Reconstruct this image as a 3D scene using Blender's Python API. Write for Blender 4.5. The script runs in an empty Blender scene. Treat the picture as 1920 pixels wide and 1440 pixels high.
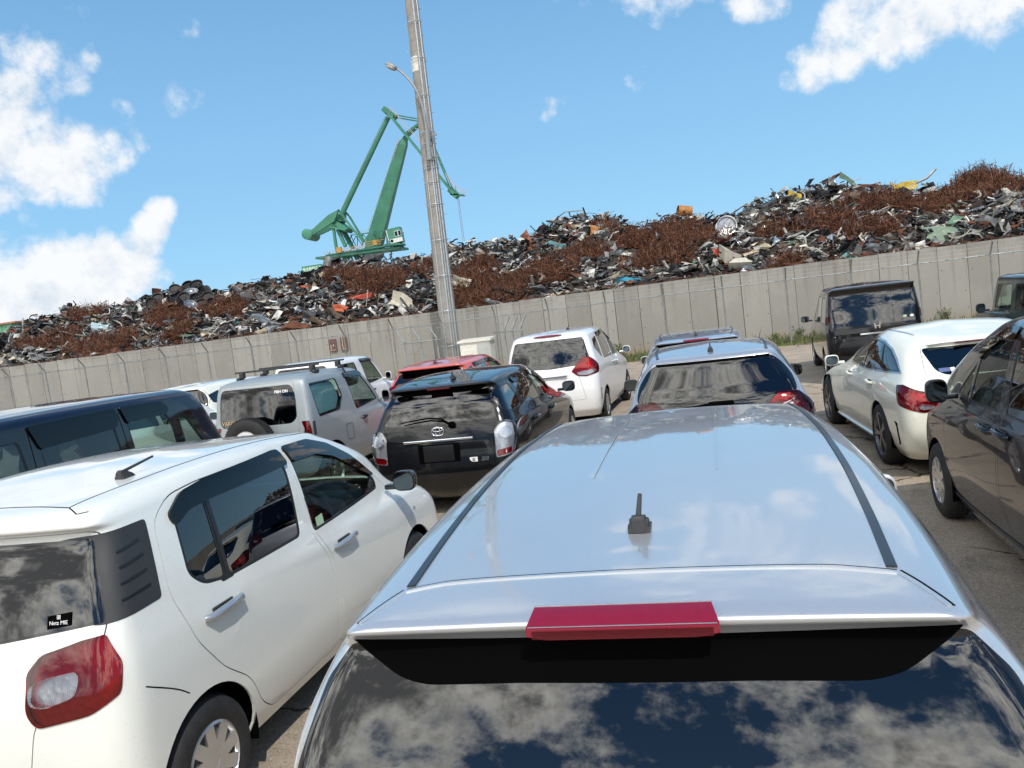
import bpy, bmesh, math, random
import numpy as np
from mathutils import Vector, Matrix
from mathutils.geometry import delaunay_2d_cdt

# ------------------------------------------------------------------ camera, sky, sun, exposure
scene = bpy.context.scene
COL = scene.collection
R = math.radians
CAM_F, CAM_YAW, CAM_PITCH, CAM_ROLL, CAM_H = 1487.0, R(15.16), R(-5.03), R(7.12), 2.079

def cam_axes():
    sy, cy, sp, cp = math.sin(CAM_YAW), math.cos(CAM_YAW), math.sin(CAM_PITCH), math.cos(CAM_PITCH)
    fw = np.array([-sy*cp, cy*cp, sp]); r = np.array([cy, sy, 0.0]); u = np.cross(r, fw)
    c, s = math.cos(CAM_ROLL), math.sin(CAM_ROLL)
    return c*r - s*u, s*r + c*u, fw
CR, CU, CF = cam_axes()
CO = np.array([0.0, 0.0, CAM_H])

def ray(x, y):
    return CF + (x-960)/CAM_F*CR - (y-720)/CAM_F*CU
def at_y(x, y, Y):                      # the point of the plane Y = const that the photo shows at (x, y)
    d = ray(x, y); return CO + d*(Y/d[1])
def at_z(x, y, Z):
    d = ray(x, y); return CO + d*((Z-CAM_H)/d[2])

cd = bpy.data.cameras.new('camera'); cam = bpy.data.objects.new('camera', cd); COL.objects.link(cam)
cd.sensor_fit = 'HORIZONTAL'; cd.sensor_width = 36.0; cd.lens = 36.0*CAM_F/1920.0
cd.clip_start = 0.05; cd.clip_end = 3000
cam.matrix_world = Matrix(((CR[0], CU[0], -CF[0], CO[0]), (CR[1], CU[1], -CF[1], CO[1]), (CR[2], CU[2], -CF[2], CO[2]), (0, 0, 0, 1)))
scene.camera = cam

SUN_EL, SUN_AZ = R(52), R(148)          # azimuth clockwise from +Y: behind the camera, to the right
sun_dir = Vector((math.sin(SUN_AZ)*math.cos(SUN_EL), math.cos(SUN_AZ)*math.cos(SUN_EL), math.sin(SUN_EL)))
sd = bpy.data.lights.new('sun', 'SUN'); sd.energy = 3.1; sd.angle = R(0.53); sd.color = (1.0, 0.95, 0.87)
so = bpy.data.objects.new('sun', sd); COL.objects.link(so); so.rotation_euler = (-sun_dir).to_track_quat('-Z', 'Y').to_euler()
so.location = (10, -20, 40)

vs = scene.view_settings
vs.view_transform = 'Standard'; vs.look = 'None'; vs.gamma = 1.0; vs.exposure = 0.0
try: vs.use_curve_mapping = False
except Exception: pass

# ------------------------------------------------------------------ node helpers
class NT:
    def __init__(s, tree): s.t = tree; s.n = tree.nodes; s.l = tree.links
    def node(s, kind, **kw):
        n = s.n.new(kind)
        for k, v in kw.items():
            if k == 'ins':
                for kk, vv in v.items(): s.put(n.inputs[kk], vv)
            else: setattr(n, k, v)
        return n
    def put(s, sock, v):
        if isinstance(v, bpy.types.NodeSocket): s.l.new(v, sock)
        elif v is not None:
            if sock.type == 'RGBA' and len(v) == 3: v = (*v, 1)
            sock.default_value = v
    def math(s, op, a, b=None, c=None, clamp=False):
        n = s.node('ShaderNodeMath', operation=op, use_clamp=clamp)
        for i, v in enumerate((a, b, c)):
            if v is not None: s.put(n.inputs[i], v)
        return n.outputs[0]
    def vmath(s, op, a, b=None, out=0):
        n = s.node('ShaderNodeVectorMath', operation=op); s.put(n.inputs[0], a)
        if b is not None:
            if op == 'SCALE': s.put(n.inputs[3], b)
            else: s.put(n.inputs[1], b)
        return n.outputs['Value'] if op in ('DOT_PRODUCT', 'LENGTH', 'DISTANCE') else n.outputs[0]
    def noise(s, vec, scale, detail=4, rough=.55, out=0, dist=0.0):
        n = s.node('ShaderNodeTexNoise'); s.put(n.inputs['Vector'], vec)
        n.inputs['Scale'].default_value = scale; n.inputs['Detail'].default_value = detail
        n.inputs['Roughness'].default_value = rough; n.inputs['Distortion'].default_value = dist
        return n.outputs[out]
    def ramp(s, fac, a, b, smooth=True):
        n = s.node('ShaderNodeMapRange', interpolation_type='SMOOTHSTEP' if smooth else 'LINEAR', clamp=True)
        s.put(n.inputs[0], fac); s.put(n.inputs[1], a); s.put(n.inputs[2], b)
        return n.outputs[0]
    def mix(s, fac, a, b):
        n = s.node('ShaderNodeMix', data_type='RGBA'); s.put(n.inputs[0], fac); s.put(n.inputs[6], a); s.put(n.inputs[7], b)
        return n.outputs[2]
    def sep(s, v):
        n = s.node('ShaderNodeSeparateXYZ'); s.put(n.inputs[0], v); return n.outputs
    def comb(s, x, y, z):
        n = s.node('ShaderNodeCombineXYZ')
        for i, v in enumerate((x, y, z)): s.put(n.inputs[i], v)
        return n.outputs[0]

# ------------------------------------------------------------------ world: Nishita sky with cumulus clouds
W = bpy.data.worlds.new('World'); scene.world = W; W.use_nodes = True
W.node_tree.nodes.clear(); g = NT(W.node_tree)
SKY_K = 0.10
sky = g.node('ShaderNodeTexSky', sky_type='NISHITA', sun_disc=False, sun_elevation=SUN_EL, sun_rotation=SUN_AZ,
             altitude=0, air_density=1.0, dust_density=0.0, ozone_density=3.0)
tc = g.node('ShaderNodeTexCoord'); D = g.vmath('NORMALIZE', tc.outputs['Generated'])
dx, dy, dz = g.sep(D)
def rampc(fac, stops):
    n = g.node('ShaderNodeValToRGB'); g.put(n.inputs[0], fac); el = n.color_ramp.elements
    while len(el) < len(stops): el.new(.5)
    for e, (q, c) in zip(el, stops): e.position = q; e.color = (*c, 1)
    return n.outputs[0]
air = rampc(dz, [(0.0, (.40,.735,1.0)), (.10, (.335,.68,1.0)), (.22, (.285,.60,.94)), (.36, (.215,.49,.83)), (.6, (.11,.31,.64)), (1.0, (.055,.20,.48))])
air = g.vmath('SCALE', air, 10.0)
zc = g.math('ADD', g.math('MAXIMUM', dz, 0.0), 0.16)
PL = g.comb(g.math('DIVIDE', dx, zc), g.math('DIVIDE', dy, zc), g.math('MULTIPLY', dz, 1.6))
# clumps of cloud: (photo x, photo y) as a direction, angular radius in degrees, weight
CL = [(70,110,2.3,.58),(100,140,2.1,.55),(40,80,1.6,.55),(130,100,1.6,.5),(15,250,3.2,1.0),(70,295,3.2,1.0),(140,305,3.0,1.0),(200,290,2.2,.85),(245,265,1.5,.62),(-80,270,5,1.1),(20,190,2.2,.9),
      (30,535,3.4,1.05),(110,515,3.0,1.0),(190,505,2.8,.95),(250,505,2.2,.9),(300,395,1.25,.85),(285,425,1.4,.85),(265,460,1.6,.85),(-80,560,5.5,1.1),(60,590,3.0,1.0),(180,560,2.8,.9),(290,525,1.7,.62),(225,215,1.0,.45),
      (350,50,1.1,.48),(120,20,1.5,.48),(1640,40,3.2,.95),(1590,85,2.4,.86),(1525,130,1.7,.72),(1480,150,1.0,.62),(1720,15,3.2,.92),(1500,110,1.2,.6),(1415,-18,2.2,.66),(1450,-5,1.6,.6),(1230,38,.9,.44),
      (1190,152,1.0,.64),(1203,138,.8,.55),(1018,203,1.0,.50),(340,190,1.5,.34),(50,405,1.3,.56),(1250,393,1.1,.42),(1850,-40,4,.75),(1200,-260,9,.80),(1500,-420,8,.8),(500,-420,9,.7)]
mask = None
for (cx, cy, rad, wgt) in CL:
    d = ray(cx, cy); d = d/np.linalg.norm(d)
    dp = g.vmath('DOT_PRODUCT', D, tuple(d))
    m = g.math('MULTIPLY', g.ramp(dp, math.cos(R(rad*1.30)), math.cos(R(rad*.20))), wgt)
    mask = m if mask is None else g.math('MAXIMUM', mask, m)
# behind the camera the sky is broken cumulus
back = g.ramp(dy, 0.10, -0.22)
cover = g.math('ADD', g.math('MULTIPLY', g.noise(g.vmath('MULTIPLY', D, (1, 1, 1.3)), 2.1, 2, .5), 2.4), g.math('ADD', -0.55, g.math('MULTIPLY', dx, -.50)))
mask = g.math('MAXIMUM', mask, g.math('MULTIPLY', back, cover))
def puff(v):
    a_ = g.noise(v, 8.5, 12, .62); b_ = g.noise(v, 27.0, 8, .60)
    return g.math('ADD', g.math('MULTIPLY', a_, .66), g.math('MULTIPLY', b_, .34))
n1 = puff(D); n2 = puff(g.vmath('ADD', D, tuple(0.022*np.array([.45, -.1, 1.0]))))
nb = g.math('ADD', g.math('MULTIPLY', g.noise(g.vmath('MULTIPLY', D, (1, 1, 1.4)), 5.4, 13, .62), .72), g.math('MULTIPLY', g.noise(D, 15.0, 9, .6), .28))
nn = g.math('ADD', g.math('MULTIPLY', n1, g.math('SUBTRACT', 1.0, back)), g.math('MULTIPLY', nb, back))
dens = g.math('ADD', mask, g.math('MULTIPLY', g.math('SUBTRACT', nn, .5), g.math('ADD', 3.1, g.math('MULTIPLY', back, .4))))
alpha = g.math('ADD', g.math('MULTIPLY', g.ramp(dens, .40, .98), g.math('SUBTRACT', 1.0, back)), g.math('MULTIPLY', g.ramp(dens, .38, .95), back))
thick = g.ramp(dens, .75, 1.45)
lit = g.math('MULTIPLY', g.math('SUBTRACT', n1, n2), 4.5)
shade = g.math('ADD', g.math('ADD', g.math('MULTIPLY', thick, .42), .12), g.math('MULTIPLY', lit, -1.3), clamp=True)
ccol_f = g.mix(shade, (9.6, 9.8, 10.0), (6.4, 7.4, 8.6))
ccol_b = g.mix(g.ramp(g.math('ADD', dens, g.math('MULTIPLY', g.math('SUBTRACT', n2, n1), 2.2)), .50, 1.55), (36, 35.5, 33.5), (6.2, 6.3, 6.5))
ccol = g.mix(back, ccol_f, ccol_b)
air = g.mix(g.math('MULTIPLY', back, .80), air, g.vmath('MULTIPLY', air, (.40, .46, .66)))   # the deep blue away from the sunlit horizon
skyb = g.mix(.15, air, sky.outputs[0])
skyc = g.mix(g.math('MULTIPLY', alpha, g.ramp(dz, -.02, .05)), skyb, ccol)
bg = g.node('ShaderNodeBackground', ins={'Color': skyc, 'Strength': SKY_K})
wo = g.node('ShaderNodeOutputWorld'); g.l.new(bg.outputs[0], wo.inputs[0])

# ------------------------------------------------------------------ materials
M = {}
def newmat(name):
    m = bpy.data.materials.new(name); m.use_nodes = True; m.node_tree.nodes.clear()
    t = NT(m.node_tree); out = t.node('ShaderNodeOutputMaterial'); M[name] = m
    return m, t, out
def pbr(name, col, rough=.5, metal=0.0, coat=0.0, coatr=.03, spec=.5, vary=.06, vscale=8.0, bump=0.0, bscale=60.0, emit=None, rvary=0.0, sheen=0, vdetail=4):
    m, t, out = newmat(name)
    tcn = t.node('ShaderNodeTexCoord'); oc = tcn.outputs['Object']
    p = t.node('ShaderNodeBsdfPrincipled')
    if vary > 0:
        nz = t.noise(oc, vscale, vdetail)
        a = tuple(max(0, c*(1-vary)) for c in col); b = tuple(min(1, c*(1+vary)) for c in col)
        t.put(p.inputs['Base Color'], t.mix(t.ramp(nz, .3, .7), a, b))
    else: t.put(p.inputs['Base Color'], col)
    if rvary > 0:
        nr = t.noise(oc, vscale*2.3, 5)
        t.put(p.inputs['Roughness'], t.math('ADD', rough, t.math('MULTIPLY', t.ramp(nr, .45, .75), rvary)))
    else: p.inputs['Roughness'].default_value = rough
    p.inputs['Metallic'].default_value = metal
    p.inputs['Coat Weight'].default_value = coat; p.inputs['Coat Roughness'].default_value = coatr
    p.inputs['Specular IOR Level'].default_value = spec
    if bump > 0:
        b = t.node('ShaderNodeBump', ins={'Strength': bump, 'Height': t.noise(oc, bscale, 4), 'Distance': .01})
        t.l.new(b.outputs[0], p.inputs['Normal'])
    t.l.new(p.outputs[0], out.inputs[0])
    return m
def paint(name, col, metal=0.0, rough=.42, flake=0.0):
    dk = .10 if max(col) > .3 else .02
    """car paint: pigment under clear coat, a little road dust"""
    m, t, out = newmat(name)
    oc = t.node('ShaderNodeTexCoord').outputs['Object']
    p = t.node('ShaderNodeBsdfPrincipled')
    dust = t.ramp(t.noise(oc, 3.0, 6, .65), .48, .80)
    base = t.mix(t.math('MULTIPLY', dust, dk), col, (.30, .28, .25))
    sp = t.node('ShaderNodeTexVoronoi', feature='F1', ins={'Vector': oc, 'Scale': 70.0})
    spots = t.math('MULTIPLY', t.ramp(sp.outputs['Distance'], .26, .10), t.ramp(t.sep(sp.outputs['Color'])[0], .72, .80))
    base = t.mix(t.math('MULTIPLY', spots, .30 if max(col) > .3 else .06), base, (.33, .31, .28))
    if flake:
        fl = t.noise(oc, 900.0, 1, .5)
        base = t.mix(t.math('MULTIPLY', t.ramp(fl, .35, .65), flake), base, tuple(min(1, c*1.35) for c in col))
    t.put(p.inputs['Base Color'], base)
    p.inputs['Metallic'].default_value = metal; p.inputs['Specular IOR Level'].default_value = .5 if max(col) > .3 else .1
    p.inputs['Roughness'].default_value = rough
    p.inputs['Coat Weight'].default_value = 1.0; p.inputs['Coat IOR'].default_value = 1.6 if max(col) > .3 else 1.45
    t.put(p.inputs['Coat Roughness'], t.math('ADD', .02, t.math('ADD', t.math('MULTIPLY', dust, .06), t.math('MULTIPLY', spots, .25))))
    t.l.new(p.outputs[0], out.inputs[0])
    return m
def glass(name, tint, ior=1.55, gain=1.0):
    m, t, out = newmat(name)
    fr = t.node('ShaderNodeFresnel', ins={'IOR': ior})
    f = t.math('MULTIPLY', fr.outputs[0], gain, clamp=True)
    tr = t.node('ShaderNodeBsdfTransparent', ins={'Color': tint})
    gl = t.node('ShaderNodeBsdfAnisotropic', ins={'Color': (1, 1, 1), 'Roughness': 0.0})
    mx = t.node('ShaderNodeMixShader'); t.put(mx.inputs[0], f)
    t.l.new(tr.outputs[0], mx.inputs[1]); t.l.new(gl.outputs[0], mx.inputs[2]); t.l.new(mx.outputs[0], out.inputs[0])
    return m
paint('silver paint', (.565, .585, .605), metal=.60, rough=.30, flake=.25)
def lens(name, ca, cb, metal=0.0, ribs=520):
    """moulded lamp lens: fine upright ribs under a clear skin"""
    m, t, out = newmat(name); oc = t.node('ShaderNodeTexCoord').outputs['Object']
    x, y, z = t.sep(oc); s = t.math('SINE', t.math('MULTIPLY', t.math('ADD', x, t.math('MULTIPLY', y, .6)), ribs)); big = t.ramp(t.noise(oc, 7, 2), .35, .65)
    f = t.math('MULTIPLY', t.ramp(s, -.2, 1.0), t.math('ADD', .35, t.math('MULTIPLY', big, .65)))
    p = t.node('ShaderNodeBsdfPrincipled', ins={'Base Color': t.mix(f, ca, cb), 'Roughness': .25, 'Metallic': metal, 'Coat Weight': 1.0, 'Coat Roughness': .02, 'Coat IOR': 1.55})
    t.l.new(p.outputs[0], out.inputs[0]); return m
paint('grey silver paint', (.315, .350, .365), metal=.35, rough=.5, flake=.2)
M['grey silver paint'].node_tree.nodes['Principled BSDF'].inputs['Coat Weight'].default_value = .45
paint('pale silver paint', (.40, .43, .48), metal=.5, rough=.36, flake=.25)
paint('blue silver paint', (.44, .50, .58), metal=.6, rough=.33, flake=.25)
paint('white paint', (.73, .745, .70), rough=.45)
paint('pearl white paint', (.80, .81, .71), rough=.42)
paint('cool white paint', (.80, .81, .82), rough=.45)
paint('black paint', (.003, .0035, .005), rough=.4)
paint('brown black paint', (.008, .007, .008), metal=.1, rough=.30)
paint('graphite paint', (.011, .011, .014), metal=.2, rough=.35, flake=.2)
paint('blue paint', (.004, .008, .022), metal=.2, rough=.28, flake=.2)
paint('orange red paint', (.64, .095, .055), rough=.35)
paint('dark green paint', (.020, .045, .050), metal=.2, rough=.3)
glass('privacy glass', (.030, .034, .040), ior=1.6, gain=1.6)
glass('dark glass', (.09, .10, .10), gain=1.35)
glass('clear glass', (.70, .83, .76), ior=1.5, gain=.6)
glass('visor plastic', (.012, .010, .016), ior=1.45)
pbr('black trim', (.010, .010, .011), rough=.28, vary=.1)
pbr('gloss black', (.006, .006, .007), rough=.06, vary=0, coat=.5)
pbr('matte black', (.0018, .0018, .002), rough=.8, vary=0, spec=.02)
pbr('rubber', (.016, .016, .017), rough=.72, vary=.25, vscale=20, bump=.25, bscale=90)
pbr('dark plastic', (.030, .031, .033), rough=.55, vary=.08, bump=.1, bscale=300)
pbr('seam', (.006, .006, .006), rough=.9, vary=0, spec=.1)
pbr('roof molding', (.014, .018, .025), rough=.38, vary=.1, coat=.2)
pbr('chrome', (.80, .81, .83), rough=.10, metal=1.0, vary=.03)
pbr('satin silver', (.42, .46, .50), rough=.25, metal=.6, vary=.05, coat=.8)
pbr('alloy', (.56, .57, .58), rough=.30, metal=.85, vary=.06)
pbr('dark alloy', (.16, .165, .18), rough=.28, metal=.8, vary=.08)
pbr('mirror glass', (.10, .125, .135), rough=.02, metal=1.0, vary=0)
glass('red lens', (.62, .008, .024), ior=1.5, gain=1.2)
glass('deep red lens', (.27, .008, .016), ior=1.5, gain=1.2)
pbr('crimson lens', (.20, .004, .020), rough=.25, vary=.05, vscale=60, coat=1.0)
pbr('crimson rib', (.09, .002, .004), rough=.3, vary=0)
glass('clear lens', (.93, .94, .95), ior=1.5, gain=1.2)
m, t, out = newmat('lamp housing'); oc = t.node('ShaderNodeTexCoord').outputs['Object']
vo = t.node('ShaderNodeTexVoronoi', feature='F1', ins={'Vector': oc, 'Scale': 34.0}); x, y, z = t.sep(oc)
rb_ = t.math('SINE', t.math('MULTIPLY', t.math('ADD', x, t.math('MULTIPLY', y, .7)), 620.0))
p = t.node('ShaderNodeBsdfPrincipled', ins={'Base Color': t.mix(t.ramp(vo.outputs['Distance'], .1, .7), (.76, .76, .77), (.66, .66, .68)), 'Roughness': .34, 'Metallic': .55})
bp_ = t.node('ShaderNodeBump', ins={'Strength': .25, 'Distance': .006, 'Height': t.math('ADD', vo.outputs['Distance'], t.math('MULTIPLY', rb_, .05))}); t.l.new(bp_.outputs[0], p.inputs['Normal']); t.l.new(p.outputs[0], out.inputs[0])
pbr('amber lens', (.55, .22, .12), rough=.12, vary=.15, coat=1.0)
pbr('interior', (.018, .018, .019), rough=.85, vary=.2)
pbr('seat cloth', (.050, .050, .053), rough=.92, vary=.2, vscale=25)
pbr('beige interior', (.22, .20, .17), rough=.9, vary=.1)
pbr('white print', (.75, .75, .74), rough=.5, vary=0)
pbr('gold print', (.50, .38, .22), rough=.5, vary=0)
pbr('sticker blue', (.10, .13, .28), rough=.4, vary=.1)
pbr('sticker green', (.35, .48, .30), rough=.4, vary=.1)
pbr('headliner', (.34, .33, .31), rough=.95, vary=.05)

# ------------------------------------------------------------------ object helpers
def tag(o, label=None, cat=None, group=None, kind=None):
    if label: o['label'] = label
    if cat: o['category'] = cat
    if group: o['group'] = group
    if kind: o['kind'] = kind
    return o
def empty(name, loc=(0, 0, 0), rz=0.0):
    o = bpy.data.objects.new(name, None); COL.objects.link(o); o.location = loc; o.rotation_euler = (0, 0, rz)
    o.empty_display_size = .3
    return o
def mesh(name, V, F, mat, parent=None, smooth=True, normals=None, midx=None):
    me = bpy.data.meshes.new(name)
    V = np.asarray(V, dtype=float)
    me.from_pydata(V.tolist(), [], [list(map(int, f)) for f in F])
    mats = mat if isinstance(mat, (list, tuple)) else [mat]
    for m in mats: me.materials.append(M[m])
    if midx is not None: me.polygons.foreach_set('material_index', np.asarray(midx, dtype=np.int32))
    if smooth: me.polygons.foreach_set('use_smooth', np.ones(len(me.polygons), dtype=bool))
    me.update()
    if normals is not None:
        me.normals_split_custom_set_from_vertices(np.asarray(normals, dtype=float).tolist())
    o = bpy.data.objects.new(name, me); COL.objects.link(o)
    if parent is not None: o.parent = parent
    return o

class MB:
    """collects shapes into ONE mesh"""
    def __init__(s): s.V = []; s.F = []; s.I = []; s.n = 0
    def add(s, V, F, mi=0):
        V = np.asarray(V, float); s.V.append(V); s.F += [[i+s.n for i in f] for f in F]; s.I += [mi]*len(F); s.n += len(V)
        return s
    def box(s, c, size, rot=None, mi=0, bev=0.0):
        hx, hy, hz = np.array(size)/2.0
        if bev <= 0:
            V = np.array([(x, y, z) for x in (-hx, hx) for y in (-hy, hy) for z in (-hz, hz)])
            F = [(0, 1, 3, 2), (4, 6, 7, 5), (0, 4, 5, 1), (2, 3, 7, 6), (0, 2, 6, 4), (1, 5, 7, 3)]
        else:
            bm = bmesh.new(); bmesh.ops.create_cube(bm, size=1.0)
            for v in bm.verts: v.co = Vector((v.co.x*2*hx, v.co.y*2*hy, v.co.z*2*hz))
            bmesh.ops.bevel(bm, geom=list(bm.edges), offset=min(bev, .49*2*min(hx, hy, hz)), segments=3, profile=.6, affect='EDGES')
            bm.verts.index_update(); V = np.array([v.co[:] for v in bm.verts]); F = [[v.index for v in f.verts] for f in bm.faces]; bm.free()
        if rot is not None: V = V @ np.array(rot).T
        return s.add(V + np.array(c), F, mi)
    def beam(s, a, b, w, h=None, mi=0, up=(0, 0, 1)):
        """box beam from a to b, w across and h along 'up'"""
        a = np.array(a, float); b = np.array(b, float); h = w if h is None else h
        d = b-a; L = np.linalg.norm(d); d = d/max(L, 1e-9); up = np.array(up, float)
        x = np.cross(d, up)
        if np.linalg.norm(x) < 1e-4: x = np.cross(d, (1, 0, 0))
        x /= np.linalg.norm(x); z = np.cross(x, d)
        return s.box((a+b)/2, (w, L, h), np.stack([x, d, z], 1), mi)
    def tube(s, pts, r, n=6, mi=0, cap=True):
        pts = np.asarray(pts, float); K = len(pts); r = np.broadcast_to(np.asarray(r, float), (K,))
        T = np.gradient(pts, axis=0); T /= np.maximum(np.linalg.norm(T, axis=1, keepdims=True), 1e-9)
        up = np.array((0, 0, 1.0)) if abs(T[0][2]) < .9 else np.array((1.0, 0, 0))
        x = np.cross(T[0], up); x /= np.linalg.norm(x); V = []
        a = np.arange(n)*2*math.pi/n
        for k in range(K):
            x = x - T[k]*(x @ T[k]); x /= max(np.linalg.norm(x), 1e-9); y = np.cross(T[k], x)
            V.append(pts[k] + r[k]*(np.cos(a)[:, None]*x + np.sin(a)[:, None]*y))
        F = [(k*n+i, k*n+(i+1) % n, (k+1)*n+(i+1) % n, (k+1)*n+i) for k in range(K-1) for i in range(n)]
        if cap: F += [tuple(range(n-1, -1, -1)), tuple(range((K-1)*n, K*n))]
        return s.add(np.concatenate(V), F, mi)
    def lathe(s, prof, n=32, axis='z', c=(0, 0, 0), mi=0, closed=False):
        prof = np.asarray(prof, float); a = np.arange(n)*2*math.pi/n; K = len(prof)
        V = np.concatenate([np.stack([p[0]*np.cos(a), p[0]*np.sin(a), np.full(n, p[1])], 1) for p in prof])
        F = [(k*n+i, k*n+(i+1) % n, (k+1)*n+(i+1) % n, (k+1)*n+i) for k in range(K-1) for i in range(n)]
        if closed: F += [((K-1)*n+i, (K-1)*n+(i+1) % n, (i+1) % n, i) for i in range(n)]
        if axis == 'x': V = V[:, [2, 0, 1]]
        if axis == 'y': V = V[:, [1, 2, 0]]
        return s.add(V+np.array(c), F, mi)
    def ellip(s, c, rad, n=20, m=12, e=1.0, rot=None, mi=0):
        sp = lambda v: np.sign(v)*np.abs(v)**e
        V = []; 
        for j in range(m+1):
            ph = -math.pi/2 + math.pi*j/m
            for i in range(n):
                th = 2*math.pi*i/n
                V.append((rad[0]*sp(math.cos(ph))*sp(math.cos(th)), rad[1]*sp(math.cos(ph))*sp(math.sin(th)), rad[2]*sp(math.sin(ph))))
        V = np.array(V)
        if rot is not None: V = V @ np.array(rot).T
        F = [(j*n+i, j*n+(i+1) % n, (j+1)*n+(i+1) % n, (j+1)*n+i) for j in range(m) for i in range(n)]
        return s.add(V+np.array(c), F, mi)
    def prism(s, poly, a, b, axis='x', mi=0):
        """polygon (2D) extruded between a and b along the axis"""
        P = np.asarray(poly, float); n = len(P)
        def lift(t):
            c = np.full(n, t)
            return np.stack({'x': (c, P[:, 0], P[:, 1]), 'y': (P[:, 0], c, P[:, 1]), 'z': (P[:, 0], P[:, 1], c)}[axis], 1)
        V = np.concatenate([lift(a), lift(b)])
        F = [tuple(range(n)), tuple(range(2*n-1, n-1, -1))] + [(i, (i+1) % n, n+(i+1) % n, n+i) for i in range(n)]
        return s.add(V, F, mi)
    def build(s, name, mat, parent=None, smooth=False, auto=None):
        o = mesh(name, np.concatenate(s.V), s.F, mat, parent, smooth, midx=s.I)
        bm = bmesh.new(); bm.from_mesh(o.data); bmesh.ops.recalc_face_normals(bm, faces=bm.faces); bm.to_mesh(o.data); bm.free()
        if auto is not None:
            try: o.data.set_sharp_from_angle(angle=R(auto))
            except Exception: pass
        return o

def text_mesh(name, txt, size, mat, parent, loc, rot, depth=.002, align='CENTER', bold=0.0, shear=0.0):
    cu = bpy.data.curves.new(name, 'FONT'); cu.body = txt; cu.size = size; cu.extrude = depth; cu.align_x = align; cu.align_y = 'CENTER'
    cu.offset = bold; cu.shear = shear; cu.resolution_u = 3
    t = bpy.data.objects.new(name, cu); COL.objects.link(t)
    dg = bpy.context.evaluated_depsgraph_get(); me = bpy.data.meshes.new_from_object(t.evaluated_get(dg))
    bpy.data.objects.remove(t); bpy.data.curves.remove(cu)
    me.name = name; me.materials.clear(); me.materials.append(M[mat])
    o = bpy.data.objects.new(name, me); COL.objects.link(o); o.parent = parent; o.location = loc; o.rotation_euler = rot
    return o

# ------------------------------------------------------------------ car body shell: stacked plan outlines, lofted
def pchip(x, Y, xq):
    x = np.asarray(x, float); Y = np.asarray(Y, float); h = np.diff(x); d = np.diff(Y, axis=0)/h[:, None]
    m = np.zeros_like(Y)
    for k in range(1, len(x)-1):
        a, b = d[k-1], d[k]; w1, w2 = 2*h[k]+h[k-1], h[k]+2*h[k-1]
        ok = a*b > 0
        with np.errstate(divide='ignore', invalid='ignore'): v = (w1+w2)/(w1/a+w2/b)
        m[k] = np.where(ok, v, 0)
    m[0] = d[0]; m[-1] = d[-1]
    i = np.clip(np.searchsorted(x, xq, side='right')-1, 0, len(x)-2); t = ((xq-x[i])/h[i])[:, None]; H = h[i][:, None]
    return (2*t**3-3*t**2+1)*Y[i] + (t**3-2*t**2+t)*H*m[i] + (-2*t**3+3*t**2)*Y[i+1] + (t**3-t**2)*H*m[i+1]

def lv(z, yr, yf, w, cr=.16, cf=.30, br=.05, bf=.12):
    """one level: z (rear, mid, front), y of rear and front centre, half width (rear, mid, front), corner sizes, bow of the two ends"""
    z = z if isinstance(z, tuple) else (z, z, z); w = w if isinstance(w, tuple) else (w, w, w)
    return [*z, yr, yf, *w, cr, cf, br, bf]

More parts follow.
